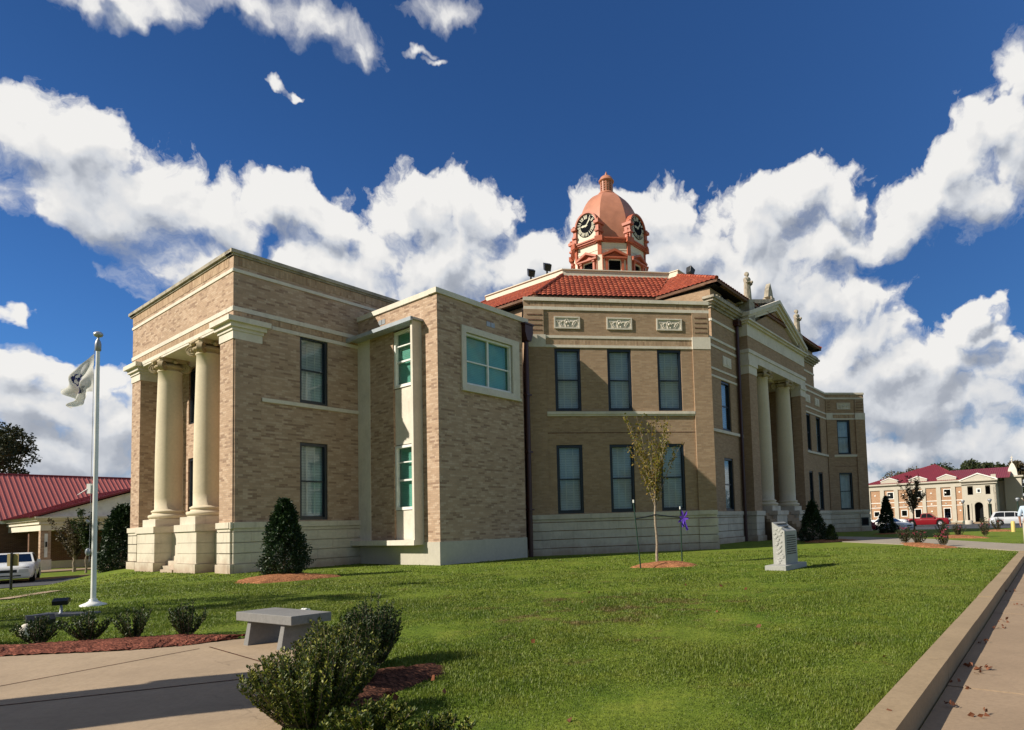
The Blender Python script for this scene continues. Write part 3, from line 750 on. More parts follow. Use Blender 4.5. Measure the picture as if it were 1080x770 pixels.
# wing bodies behind the faces
n_=(r2,r2)
def body(mb,poly,z0,z1): mb.prism(poly,z0,z1)
mb=MB()
M0=(10.08,-4.71); M1=(10.08+8.66*r2,-4.71-8.66*r2)
i_=.36
mb.prism([(M1[0]-.02,M1[1]+.0),(M1[0]+6*r2,M1[1]+6*r2),(M1[0]+6*r2-.3,M1[1]+6*r2+.3),(M1[0]-.32,M1[1]+.30)],-.7,11.5)
mb.prism([(M0[0]+.01,M0[1]),(M0[0]+9*r2,M0[1]+9*r2),(M0[0]+9*r2+.3,M0[1]+9*r2-.3),(M0[0]+.3,M0[1]-.28)],-.7,11.5)
R1=(41.89+3.48*r2,-8.45-3.48*r2)
mb.prism([(R1[0],R1[1]),(R1[0]+8.66*r2,R1[1]+8.66*r2),(R1[0]+8.66*r2-.3,R1[1]+8.66*r2+.3),(R1[0]-.3,R1[1]+.3)],-.7,11.5)
mb.prism([(R1[0]+8.66*r2,R1[1]+8.66*r2),(R1[0]+2*r2,R1[1]+15.3*r2),(R1[0]+2*r2-.4,R1[1]+15.3*r2-.1),(R1[0]+8.66*r2-.5,R1[1]+8.66*r2)],-.7,11.5)
mb.build('wing_side_wall','brick_main',CH)
cc=MB()
cc.prism([(M1[0]+.05,M1[1]-.05),(M1[0]+6*r2,M1[1]+6*r2),(M1[0]+6*r2-.4,M1[1]+6*r2+.4),(M1[0]-.32,M1[1]+.34)],11.503,11.655)
cc.prism([(R1[0]+.05,R1[1]-.05),(R1[0]+8.7*r2,R1[1]+8.7*r2),(R1[0]+8.66*r2-.4,R1[1]+8.66*r2+.4),(R1[0]-.3,R1[1]+.3)],11.503,11.655)
cc.build('wing_coping','stone',CH)
rf=MB(); rf.prism([(10.3,-4.4),(16.1,-10.3),(20.5,-6),(14.6,-.1)],11.2,11.28); rf.prism([(41.9,-8.0),(44.3,-10.5),(50.2,-4.7),(45,0)],11.2,11.28); rf.build('flat_roof','asphalt',CH)
bw=MB(); bw.box(FC2,2.62,3.30,.0,.125,.46,1.16); bw.build('basement_window','navy',CH)
bw=MB(); bw.box(FC2,2.70,3.22,.125,.132,.54,1.08); bw.build('basement_pane','dark',CH)

# centre mass, face towards the street on the right
mb=MB(); F=FA(-8.45)
wn=[(22.24,23.42),(19.9,21.0),(36.72,37.86),(39.18,40.32)]
hol=[(a,b,6.46,9.34) for a,b in wn]+[(a,b,1.83,4.88) for a,b in wn]
wall(mb,F,18.2,25.0,-.7,11.5,hol); wall(mb,F,35.1,41.89,-.7,11.5,hol)
wall(mb,F,21.3,39.2,11.5,14.5,[(22.75,23.6,14.05,14.5),(29,30.9,14.05,14.4),(37.2,38.1,14.05,14.5)])
wall(mb,FBb(21.3),-8.09,-3.5,9.0,14.5); 
mb.box(I2,38.84,39.2,-8.09,-3.5,11.0,14.5)
# octagon walls
oc=[(21.7,-4.5),(38.5,-4.5),(44.0,.6),(44.0,8.8),(38.5,14.2),(21.7,14.2),(16.7,8.8),(16.7,.6)]
oc2=[(30.1+(x-30.1)*.95,4.8+(y-4.8)*.95) for x,y in oc]
for i in range(8):
    j=(i+1)%8
    if i==7: continue
    mb.prism([oc[i],oc[j],oc2[j],oc2[i]],-.7,14.5)
# face towards the annex holds an attic window
FO=Fr(16.7,.6,0,1,-1,0)
wall(mb,Fr(16.7,0,0,1,-1,0),.6,8.8,-.7,14.5,[(1.75,2.75,13.75,14.4)])
mb.build('centre_wall','brick_main',CH)
w_=MB(); 
mb=MB(); mb.prism([oc[7],oc[0],oc2[0],oc2[7]],9,14.5); mb.build('centre_wall','brick_main',CH)
wg=MB()
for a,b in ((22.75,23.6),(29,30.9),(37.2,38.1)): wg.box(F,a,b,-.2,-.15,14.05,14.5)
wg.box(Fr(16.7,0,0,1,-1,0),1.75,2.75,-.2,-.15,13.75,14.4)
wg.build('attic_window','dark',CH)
for i,(a,b) in enumerate(wn):
    window(F,(a,b,6.46,9.34),CH,'navy'); window(F,(a,b,1.83,4.88),CH,'navy')
t=MB()
for l0,l1 in ((18.2,25.0),(35.1,41.89)):
    for z0,z1 in ((9.37,9.49),(9.80,9.92),(11.10,11.24),(11.52,11.66)): t.box(F,l0,l1,-.05,.04,z0,z1)
    t.box(F,l0,l1,-.05,.09,6.26,6.42)
t.build('centre_stone_trim','stone',CH)
t=MB()
for l0,l1 in ((21.27,25.2),(35.0,39.23)): t.box(F,l0,l1,-.05,.04,12.60,12.74); 
t.box(FBb(21.3),-8.45,-4,-.05,.03,12.60,12.74)
t.build('centre_stone_trim','stone',CH)
for a,b in ((22.55,23.65),(36.85,37.95),(39.1,40.2)):
    q=MB(); q.box(F,a,b,-.02,.04,10.22,10.83); q.box(F,a+.08,b-.08,.04,.06,10.30,10.75); q.box(F,a+.45,b-.45,.06,.09,10.36,10.69); q.build('carved_plaque','stone',CH)
t=MB()
for l0,l1 in ((21.3,25.5),(34.8,39.2)):
    for e,z0,z1 in ((.08,13.35,13.5),(.2,13.5,13.62),(.34,13.62,13.76),(.44,13.76,13.9)): t.box(F,l0-(e if l0<30 else 0),l1+(e if l0>30 else 0),-.3,e,z0,z1)
    # worn carved edge
    x=l0
    while x<l1-.2: t.ball(F(x+.15,.33,13.93),.13,n=7,sx=1.2,sz=.7+.5*rnd.random()); x+=.3
t.build('cornice','stone_old',CH)
p=MB(); plinth(p,F,18.2,25,1.80,seed=21); plinth(p,F,35.1,41.89,1.80,seed=22); p.build('centre_plinth','stone_block',CH)
dp=MB(); dp.tube((24.45,-8.6,-.1),(24.45,-8.6,13.4),.10,.10,10); dp.box(F,24.2,24.7,.0,.35,13.0,13.35); dp.build('downpipe','maroon_pipe',CH)

# ---- main portico
PT=-9.04; FP=FA(PT)
mb=MB()
for a,b in ((24.9,26.05),(34.05,35.1)): mb.box(FP,a,b,-.66,0,1.8,10.13)
mb.box(FP,24.9,35.1,-.9,0,11.62,12.44); mb.box(FP,24.9,25.6,-2.6,-.66,-.6,11.6); mb.box(FP,34.4,35.1,-2.6,-.66,-.6,11.6)
wall(mb,FA(-6.4),25.0,35.0,-.6,11,[(26.6,27.8,1.83,4.9),(29.1,31,1.83,5.0),(32.2,33.4,1.83,4.9),(26.6,27.8,6.46,9.34),(29.4,30.6,6.46,9.34),(32.2,33.4,6.46,9.34)])
# tympanum
mb.extr(FP,[(25.6,13.3),(34.5,13.3),(30.05,15.3)],-.5,-.12)
mb.build('portico_wall','brick_main',CH)
for h in [(26.6,27.8,1.83,4.9),(32.2,33.4,1.83,4.9),(26.6,27.8,6.46,9.34),(29.4,30.6,6.46,9.34),(32.2,33.4,6.46,9.34)]: window(FA(-6.4),h,CH,'navy')
d=MB(); d.box(FA(-6.4),29.1,31,-.3,-.24,1.83,5); d.box(FA(-6.4),29.25,29.98,-.24,-.2,1.95,4.3); d.box(FA(-6.4),30.12,30.85,-.24,-.2,1.95,4.3); d.build('door','navy',CH)
t=MB()
for a,b in ((24.9,26.05),(34.05,35.1)):
    t.box(FP,a-.03,b+.03,-.7,.03,10.13,10.75); t.box(FP,a-.08,b+.08,-.7,.09,10.62,10.92)
t.box(FP,24.86,35.14,-.95,.04,10.92,11.40); t.box(FP,24.80,35.2,-.95,.10,11.40,11.62)
t.box(FP,24.85,35.15,-.95,.03,12.44,13.20); t.box(FP,24.7,35.3,-.95,.18,13.20,13.32); t.box(FP,24.6,35.4,-.95,.30,13.32,13.42)
t.box(FA(-6.4),25.6,34.4,-.1,.10,5.35,6.2)    # balcony slab face between floors
t.box(FP,25.6,34.4,-2.6,-.95,10.8,10.95)
# raking cornice, two steps
for e,dz,d0,d1 in ((.0,0,-.5,.02),(.25,.22,-.5,.14),(.5,.44,-.5,.28)):
    a0=(25.0-e,13.42+dz*.3); 
    for sg in (-1,1):
        x0=30.05+sg*(5.0+e*.6); P=[(x0,13.42),(30.05,15.35+dz),(30.05,15.35+dz+.22),(x0,13.42+.24)] if e==0 else [(x0,13.46+dz*.4),(30.05,15.35+dz),(30.05,15.35+dz+.24),(x0,13.46+dz*.4+.24)]
        t.extr(FP,P,d0,d1)
t.build('portico_stone_trim','stone',CH)
t=MB()   # weathered raking parapet and roof slab behind
for sg in (-1,1):
    x0=30.05+sg*5.3; t.extr(FP,[(x0,13.44),(30.05+sg*4.9,14.6),(30.05,16.0),(30.05,13.44)],-.95,-.505)
    t.extr(FP,[(x0,14.45),(30.05,15.95),(30.05,16.2),(x0,14.7)],-1.0,-.2)
    t.box(FP,30.05+sg*4.45-.42,30.05+sg*4.45+.42,-.95,.1,13.44,14.72)
t.box(FP,29.75,30.35,-.8,-.2,15.9,16.35)
t.extr(FP,[(29.55,16.3),(30.55,16.3),(30.35,16.9),(30.05,17.35),(29.75,16.9)],-.65,-.35)   # acroterion
t.build('raking_parapet','stone_old',CH)
g_=MB(); g_.extr(FP,[(24.9,13.42),(35.2,13.42),(30.05,15.7)],-4.5,-1.0); g_.build('portico_roof','stone_old',CH)
for cx in (28.05,32.05):
    column(cx,-8.45,2.12,10.92,.56)
    p=MB()
    for z0,z1,e in ((-.7,.32,.08),(.335,.98,.02),(.995,1.52,.02),(1.535,1.80,.10)): p.box(FP,cx-.85-e,cx+.85+e,-1.5,.45+e,z0,z1)
    p.box(FP,cx-.7,cx+.7,-1.3,.12,1.80,2.12); p.build('pedestal','stone_block',CH)
p=MB()
for a,b in ((24.88,26.1),(34.0,35.12)): 
    for z0,z1,e in ((-.7,.32,.08),(.335,.68,.0),(.695,1.06,.0),(1.075,1.52,.0),(1.535,1.80,.06)): p.box(FP,a-e,b+e,-.7,.08+e,z0,z1)
p.box(FP,25.6,34.4,-2.6,-.6,-.6,1.7)
p.build('portico_plinth','stone_block',CH)
stp=MB()
for i in range(9): stp.box(FP,29.0,31.1,-.6,2.1-i*.27,-.5+.0,.19*(i+1)-.02)
for a in ((26.2,27.15),(32.98,33.9)):
    for i in range(9): stp.box(FP,a[0],a[1],-.6,1.6-i*.2,-.5,.19*(i+1)-.03)
stp.build('portico_steps','concrete_walk',CH)

# ---- tiled roof
def tile_sheet(mb,P0,P1,Q1,Q0,mi=0,uvl=None,tw=.30,tl=.40,amp=.055,ribs=False):
    P0,P1,Q1,Q0=[Vector(p) for p in (P0,P1,Q1,Q0)]
    ex=(P1-P0).normalized(); mid=Q0-P0; ey=(mid-ex*mid.dot(ex)); H=ey.length; ey.normalize(); nz=ex.cross(ey)
    if nz.z<0: nz=-nz
    x0=min(0,(Q0-P0).dot(ex)); x1=max((P1-P0).length,(Q1-P0).dot(ex)); W=x1-x0
    k=6 if not ribs else 1
    bm=bmesh.new()
    if not ribs:
        nx=max(2,int(W/tw*k)); ny=max(1,int(math.ceil(H/tl))); rows=[]
        for j in range(ny):
            for q in (0,.97):
                y=min(H,(j+q)*H/ny); lift=.045*(1-q)
                row=[]
                for i in range(nx+1):
                    x=x0+W*i/nx; ph=(x-x0)/tw; h=amp*abs(math.cos(PI*ph))**.8
                    row.append(bm.verts.new(P0+ex*x+ey*y+nz*(h+lift)))
                rows.append(row)
        for j in range(len(rows)-1):
            for i in range(nx): 
                f=bm.faces.new((rows[j][i],rows[j][i+1],rows[j+1][i+1],rows[j+1][i])); f.smooth=False
    else:
        def q4(a,b,c,d): bm.faces.new([bm.verts.new(v) for v in (a,b,c,d)])
        q4(P0+ex*x0,P0+ex*x1,P0+ex*x1+ey*H,P0+ex*x0+ey*H)
        x=x0
        while x<x1:
            a=P0+ex*x; w=ex*.02; u=nz*.045; t_=ey*H
            q4(a-w,a-w+t_,a-w+t_+u,a-w+u); q4(a+w,a+w+t_,a+w+t_+u,a+w+u); q4(a-w+u,a+w+u,a+w+u+t_,a-w+u+t_)
            x+=tw
    def clip(a,b,keep):
        nn=(b-a).cross(nz).normalized(); 
        if (keep-a).dot(nn)<0: nn=-nn
        bmesh.ops.bisect_plane(bm,geom=bm.verts[:]+bm.edges[:]+bm.faces[:],plane_co=a,plane_no=nn,clear_inner=True)
    c=(P0+P1+Q0+Q1)/4
    clip(P0,Q0,c); clip(P1,Q1,c)
    bm.verts.index_update(); vs=[tuple(v.co) for v in bm.verts]; fs=[tuple(v.index for v in f.verts) for f in bm.faces]; bm.free()
    mb.add(vs,fs,mi,False)
ze,zc=14.75,17.27
eav=[(21.2,-4.9),(21.0,-9.05),(39.6,-9.05),(39.4,-4.9),(44.6,.3),(44.6,9.1),(38.8,14.9),(21.4,14.9),(16.2,9.1),(16.2,.3)]
cur=[(24.73,-3.8),(24.73,-4.5),(35.6,-4.5),(35.6,-3.8),(40.5,1.15),(40.5,8.3),(35.6,13.3),(24.73,13.3),(19.8,8.3),(19.8,1.14)]
rt_=MB()
for i in range(10):
    j=(i+1)%10
    e0=(*eav[i],ze); e1=(*eav[j],ze); c0=(*cur[i],zc); c1=(*cur[j],zc)
    tile_sheet(rt_,e0,e1,c1,c0)
for i in range(10):   # hip and valley caps
    a=Vector((*eav[i],ze+.08)); b=Vector((*cur[i],zc+.08)); 
    n=max(2,int((b-a).length/.42))
    if i in (0,3): continue
    for q in range(n): 
        p=a.lerp(b,q/n); p2=a.lerp(b,(q+1)/n); rt_.tube(p,p2,.12,.095,8)
ro=rt_.build('tiled_roof','tile',CH,recalc=False)
ev=MB()
for i in range(10):
    j=(i+1)%10; a=Vector((*eav[i],0)); b=Vector((*eav[j],0)); d=(b-a).normalized(); 
    cx=Vector((30.1,4.8,0)); m=(a+b)/2; nn=Vector((-d.y,d.x,0)); 
    if nn.dot(cx-m)<0: nn=-nn
    if i==0: nn=Vector((1,0,0))
    if i==2: nn=Vector((-1,0,0))
    ev.add([a+Vector((0,0,ze-.13)),b+Vector((0,0,ze-.13)),b+Vector((0,0,ze+.02)),a+Vector((0,0,ze+.02)),a+nn*.75+Vector((0,0,ze-.13)),b+nn*.75+Vector((0,0,ze-.13))],[(0,1,2,3),(0,1,5,4)])
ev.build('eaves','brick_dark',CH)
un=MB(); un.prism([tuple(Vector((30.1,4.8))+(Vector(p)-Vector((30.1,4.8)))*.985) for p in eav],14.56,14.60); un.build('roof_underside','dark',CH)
cb_=MB(); ins=[(30.1+(x-30.1)*.96,4.8+(y-4.8)*.96) for x,y in cur]
for i in range(10):
    j=(i+1)%10; cb_.prism([cur[i],cur[j],ins[j],ins[i]],zc-.5,17.66)
out=[(30.1+(x-30.1)*1.008,4.8+(y-4.8)*1.008) for x,y in cur]
for i in range(10):
    j=(i+1)%10; cb_.prism([out[i],out[j],ins[j],ins[i]],17.66,17.72)
cb_.build('roof_kerb','tower_cream',CH)
rf=MB(); rf.prism(ins,17.3,17.4); rf.build('flat_roof','grey_stucco',CH)

# ---- clock tower
TC=(30.1,4.85); AP=2.75
def octv(ap,k): a=PI/8+k*PI/4; r=ap/math.cos(PI/8); return (TC[0]+r*math.cos(a),TC[1]+r*math.sin(a))
def octf(k):  # frame of octagon face k, normal angle k*45deg ; l=0 at face centre
    a=k*PI/4; nx,ny=math.cos(a),math.sin(a); return Fr(TC[0],TC[1],-ny,nx,nx,ny)
tw=MB(); half=AP*math.tan(PI/8)
for k in range(8):
    F8=octf(k); hs=[(-.46,.46,20.35,21.65)]
    ls=[-half-.02,-.46,.46,half+.02]
    tw.box(F8,-half-.02,-.46,AP-.3,AP,17.3,23.0); tw.box(F8,.46,half+.02,AP-.3,AP,17.3,23.0); tw.box(F8,-.46,.46,AP-.3,AP,17.3,20.35); tw.box(F8,-.46,.46,AP-.3,AP,21.65,23.0)
    tw.box(F8,-half,half,AP,AP+.03,22.42,22.55)
tw.build('tower_wall','tower_cream',CH)
ln=MB()
for k in range(8):
    F8=octf(k)
    ln.box(F8,-.48,.48,AP-.28,AP-.2,20.3,21.66)
    for i in range(9): ln.box(F8,-.44,.44,AP-.2,AP-.08,20.42+i*.135,20.47+i*.135)
ln.build('louvred_opening','clock_black',CH)
rd=MB()
for k in range(8):
    F8=octf(k)
    # pediment hood and jambs
    for sg in (-1,1):
        rd.box(F8,sg*.62-.09,sg*.62+.09,AP,AP+.16,20.55,21.72); rd.box(F8,sg*.62-.12,sg*.62+.12,AP,AP+.24,20.45,20.62); rd.box(F8,sg*.62-.12,sg*.62+.12,AP,AP+.24,21.55,21.72)
        rd.extr(F8,[(sg*.98,21.78),(0,22.22),(0,22.40),(sg*1.02,21.94)],AP,AP+.34)
    rd.box(F8,-.98,.98,AP,AP+.30,21.68,21.80); rd.extr(F8,[(-.8,21.8),(.8,21.8),(0,22.2)],AP,AP+.1)
    # main cornice
    for e,z0,z1 in ((.12,23.0,23.1),(.22,23.1,23.22),(.30,23.22,23.32)):
        rd.extr(F8,[(-half*1.0-e*.41,z0),(half+e*.41,z0),(half+e*.41,z1),(-half-e*.41,z1)],AP-.3,AP+e)
    # corner piers: twin narrow pilasters with scrolls
    a=PI/8+k*PI/4; FK=Fr(TC[0],TC[1],-math.sin(a),math.cos(a),math.cos(a),math.sin(a)); rc=AP/math.cos(PI/8)
    rd.box(FK,-.15,.15,rc-.25,rc+.07,22.0,23.0); rd.box(FK,-.3,.3,rc-.25,rc+.34,23.0,23.38)
    for l in (-.25,.19): rd.box(FK,l,l+.06,rc-.25,rc+.07,17.4,22.0)
rd.build('tower_trim','terracotta',CH)
cp=MB()
for k in range(8):
    a=PI/8+k*PI/4; FK=Fr(TC[0],TC[1],-math.sin(a),math.cos(a),math.cos(a),math.sin(a)); rc=AP/math.cos(PI/8)
    cp.box(FK,-.19,.19,rc-.25,rc+.05,17.4,22.0)
cp.build('corner_pier','tower_cream',CH)
# dome
dm=MB(); prof=[]
for k in range(15):
    a=k/14*PI/2*.93; prof.append((2.66/math.cos(PI/8)*math.cos(a)**.92,23.32+4.95*math.sin(a)/math.sin(PI/2*.93)))
prof.append((.55,28.30)); rows=[]
n=8
vs=[];fs=[]
for r,z in prof:
    for i in range(8): a=PI/8+i*PI/4; vs.append((TC[0]+r*math.cos(a),TC[1]+r*math.sin(a),z))
for k in range(len(prof)-1):
    for i in range(8): j=(i+1)%8; fs.append((k*8+i,k*8+j,(k+1)*8+j,(k+1)*8+i))
# smooth along the meridian only: split each gore
for i in range(8):
    j=(i+1)%8; g_v=[];
    for k in range(len(prof)): g_v+=[vs[k*8+i],vs[k*8+j]]
    dm.add(g_v,[(2*k,2*k+1,2*k+3,2*k+2) for k in range(len(prof)-1)],0,True)
do=dm.build('dome','dome',CH)
ct=MB(); 
for k in range(0,8,2):   # clock aedicules on the four main faces
    F8=octf(k); zc_=24.58; D=AP+.10
    ct.box(F8,-.98,.98,AP-1.6,D+.0,23.32,zc_); 
    pts=[(.98*math.cos(t_),zc_+.98*math.sin(t_)) for t_ in np.linspace(0,PI,17)]; ct.extr(F8,pts,AP-1.9,D)
ct.build('clock_housing','tower_cream',CH)
ar=MB()
for k in range(0,8,2):
    F8=octf(k); zc_=24.58; D=AP+.10
    for q in range(16):
        a0,a1=PI*q/16,PI*(q+1)/16
        ar.extr(F8,[(r*math.cos(a),zc_+r*math.sin(a)) for r,a in ((.96,a0),(1.10,a0),(1.10,a1),(.96,a1))],D-1.6,D+.14)
    for sg in (-1,1):
        ar.box(F8,sg*1.1-.14,sg*1.1+.14,AP-1.2,D+.14,23.32,24.5); ar.box(F8,sg*1.12-.22,sg*1.12+.22,AP-1.2,D+.30,24.42,24.64); ar.box(F8,sg*1.12-.2,sg*1.12+.2,AP-1,D+.24,23.8,23.95)
        for q in range(5): # side scroll
            ar.ball(F8(sg*1.27,D-.05,23.5+.16*q),.10-.012*q,n=6)
        ar.ball(F8(sg*1.2,D+.1,24.72),.12,n=8)
ar.build('clock_arch','terracotta',CH)
for k in range(0,8,2):
    F8=octf(k); zc_=24.58; D=AP+.11
    c=MB(); pts=[(.88*math.cos(t_),zc_+.88*math.sin(t_)) for t_ in np.linspace(0,2*PI,33)[:-1]]; c.extr(F8,pts,D-.05,D+.04)
    o=c.build('clock_face','clock_black',CH); o['label']='round black clock face with cream numerals'
    m=MB()
    sgn=1 if True else 1
    # outward viewer sees l reversed on some faces: F8 l axis is counter-clockwise, so viewer's right is -l ... handled by rx
    rx=1
    strokes={12:3,1:1,2:2,3:3,4:3,5:1,6:2,7:3,8:4,9:2,10:1,11:2}
    for hnum,ns in strokes.items():
        a=PI/2-hnum*PI/6; w=.052
        for q in range(ns):
            off=(q-(ns-1)/2)*.085; ca,sa_=math.cos(a),math.sin(a)
            P=[]
            for rr,ww in ((.55,-w/2),(.84,-w/2),(.84,w/2),(.55,w/2)): P.append(((rr*ca-(off+ww)*sa_)*rx,zc_+rr*sa_+(off+ww)*ca))
            m.extr(F8,P,D+.04,D+.055)
        if hnum in (4,5,6,7,9,10,11,12):
            P=[]
            off=.10; 
            for rr,o2 in ((.55,off),(.84,off+.07),(.84,off+.12),(.55,off+.05)): P.append(((rr*ca-o2*sa_)*rx,zc_+rr*sa_+o2*ca))
            m.extr(F8,P,D+.04,D+.055)
    m.build('numerals','clock_cream',o)
    m=MB()
    for hh,ln_,w in ((PI/2-1.35*PI/6*1,.72,.06),(PI/2-9.05*PI/6,.5,.09)):
        ca,sa_=math.cos(hh),math.sin(hh)
        m.extr(F8,[((rr*ca-ww*sa_)*rx,zc_+rr*sa_+ww*ca) for rr,ww in ((-.14,-w*.4),(ln_*.7,-w),(ln_,0),(ln_*.7,w),(-.14,w*.4))],D+.06,D+.075)
    m.extr(F8,[(.09*math.cos(t_),zc_+.09*math.sin(t_)) for t_ in np.linspace(0,2*PI,13)[:-1]],D+.055,D+.08)
    m.build('clock_hands','clock_cream',o)
lt=MB(); lt.lathe(TC[0],TC[1],[(.75,28.2),(.72,28.32),(.56,28.36)],16); 
for i in range(12):
    a=2*PI*i/12; lt.box(Fr(TC[0],TC[1],-math.sin(a),math.cos(a),math.cos(a),math.sin(a)),-.07,.07,.42,.52,28.3,29.36)
for z in (28.55,28.75,28.95,29.15): lt.lathe(TC[0],TC[1],[(.50,z),(.52,z+.02),(.52,z+.05),(.50,z+.07)],16)
lt.lathe(TC[0],TC[1],[(.52,29.32),(.64,29.38),(.64,29.46),(.56,29.5)]+[(.56*math.cos(k*PI/12),29.5+.42*math.sin(k*PI/12)) for k in range(6)]+[(.12,29.95),(.09,30.0),(.12,30.06),(.06,30.16),(.015,30.3)],16)
lt.build('lantern','dome',CH)
li=MB(); li.lathe(TC[0],TC[1],[(.44,28.3),(.44,29.35)],16); li.build('lantern_core','tower_cream',CH)
# ------------------------------------------------------------------ trees, shrubs
def rand_dir(g,n):
    v=g.normal(0,1,(n,3)); return v/np.linalg.norm(v,axis=1)[:,None]
def tree(name,label,cat,loc,height,crown_r,crown_h,mat='oak',trunk_r=.25,nclump=22,per=260,leaf=.4,seed=1,group=None,barkmat='bark',squash=.75,open_=.5):
    rg=random.Random(seed); g=np.random.RandomState(seed)
    r=root(name,label,cat,loc,0,group)
    t=MB(); base=Vector((0,0,-.2)); h0=height-crown_h
    prev=base; pr=trunk_r*1.25; 
    for i in range(5):
        nx=Vector((rg.uniform(-.12,.12)*i*.4,rg.uniform(-.12,.12)*i*.4,h0*(i+1)/5+crown_h*.12)); nr=trunk_r*(1-.09*i); t.tube(prev,nx,pr,nr,9); prev=nx; pr=nr
    P=[];D=[]
    for c in range(nclump):
        a=rg.uniform(0,2*PI); f=rg.random(); rr=crown_r*(.25+.75*math.sqrt(rg.random()))*math.sin(PI*(.22+.62*f))**.6
        cz=h0+crown_h*(.1+.85*f); cpt=Vector((rr*math.cos(a),rr*math.sin(a),cz))
        mid=prev.lerp(cpt,.5)+Vector((rg.uniform(-.3,.3),rg.uniform(-.3,.3),rg.uniform(-.1,.4)))*crown_r*.15
        t.tube(prev,mid,trunk_r*.34,trunk_r*.2,5); t.tube(mid,cpt,trunk_r*.2,trunk_r*.06,4)
        cr=crown_r*rg.uniform(.22,.42)
        q=rand_dir(g,per)*(g.uniform(.25,1,(per,1))**.5)*cr*np.array([1,1,squash])
        P.append(q+np.array(cpt)); D.append(q/cr*.8)
    t.build('trunk',barkmat,r)
    leaves('crown',np.concatenate(P),leaf,mat,r,seed,.6,np.concatenate(D))
    return r
def cone_shrub(name,label,cat,loc,h,rad,mat,n=9000,leaf=.07,seed=1,sharp=1.0,group=None,lean=0,low=.02):
    g=np.random.RandomState(seed); r=root(name,label,cat,loc,0,group)
    t=MB(); t.tube((0,0,-.1),(0,0,h*.9),rad*.07,.01,6); 
    rg=random.Random(seed)
    for i in range(24):
        z=h*(.05+.8*i/24); a=i*2.4; rr=rad*(1-(z/h))**sharp*.8; t.tube((0,0,z),(rr*math.cos(a),rr*math.sin(a),z+.12*h*.6),.012,.004,4)
    t.build('trunk','bark',r)
    z=h*(low+(1-low)*g.uniform(0,1,n)**1.25); a=g.uniform(0,2*PI,n)
    env=rad*np.minimum((1-z/h),1)**sharp*np.minimum(1,.62+2.2*z/h)
    lob=1+.16*np.sin(a*3+z*5/h*2+seed)+.13*np.sin(a*7-z*9)+g.normal(0,.06,n)
    rr=env*lob*g.uniform(.45,1,n)**.45
    P=np.stack([rr*np.cos(a)+lean*z,rr*np.sin(a),z],1); D=np.stack([np.cos(a),np.sin(a),.7*np.ones(n)],1)*.9
    # ragged shoots past the outline
    m=n//12; P[:m]+=D[:m]*g.uniform(.02,.14,(m,1))*rad
    leaves('foliage',P,leaf,mat,r,seed,.55,D)
    return r
def stem_shrub(name,label,cat,loc,stems,h,spread,mat,leaf=.026,per=70,seed=1,group=None,inner=.25,hvar=.3,scale=1):
    """upright leafy shoots rising from one root"""
    rg=random.Random(seed); g=np.random.RandomState(seed); r=root(name,label,cat,loc,0,group)
    t=MB(); P=[];D=[]
    for i in range(stems):
        a=rg.uniform(0,2*PI); b=rg.random()**.6; bx=spread*inner*b*math.cos(a); by=spread*inner*b*math.sin(a)
        hh=h*(1-hvar*rg.random())*(1-.35*b*b)*(1.18 if rg.random()<.14 else 1); tx=spread*b*math.cos(a)+rg.uniform(-.03,.03); ty=spread*b*math.sin(a)+rg.uniform(-.03,.03)
        p0=Vector((bx,by,-.03)); p2=Vector((tx,ty,hh)); p1=Vector((bx*.4+tx*.6,by*.4+ty*.6,hh*.42))
        pts=[p0.lerp(p1,u).lerp(p1.lerp(p2,u),u) for u in np.linspace(0,1,7)]
        for q in range(6): t.tube(pts[q],pts[q+1],.0055*(1-q/8),.0045*(1-q/8),4,cap=False)
        u=g.uniform(.12,1,per); 
        idx=np.minimum((u*6).astype(int),5); fr=u*6-idx
        A=np.array([tuple(p) for p in pts]); C=A[idx]*(1-fr[:,None])+A[idx+1]*fr[:,None]
        ph=g.uniform(0,2*PI,per); o=np.stack([np.cos(ph),np.sin(ph),np.zeros(per)],1)
        P.append(C+o*.006); D.append(o*.8+np.array([0,0,.9]))
    t.build('stems','bark',r)
    leaves('foliage',np.concatenate(P),leaf,mat,r,seed,.5,np.concatenate(D),jit=.25,fold=.5)
    return r
def mound(name,cx,cy,rx,ry,h,mat,label,seed=1,rot=0,kind='stuff',z=None):
    rg=np.random.RandomState(seed); n=40; m=9; vs=[(cx,cy,(zw(cx,cy) if z is None else z)+h)]
    for k in range(1,m+1):
        for i in range(n):
            a=2*PI*i/n; f=k/m; w=1+.10*math.sin(3*a+seed)+.07*math.sin(7*a+2*seed)+.05*math.sin(13*a)
            x=rx*f*w*math.cos(a); y=ry*f*w*math.sin(a); X=cx+x*math.cos(rot)-y*math.sin(rot); Y=cy+x*math.sin(rot)+y*math.cos(rot)
            vs.append((X,Y,(zw(X,Y) if z is None else z)+h*(1-f**2.2)+rg.uniform(-.012,.014)-(.03 if k==m else 0)+.012))
    fs=[(0,1+i,1+(i+1)%n) for i in range(n)]
    for k in range(m-1):
        for i in range(n): a=1+k*n+i;b=1+k*n+(i+1)%n; fs.append((a,a+n,b+n,b))
    mb=MB(); mb.add(vs,fs,0,True); o=mb.build(name,mat); o['kind']=kind; o['label']=label; return o

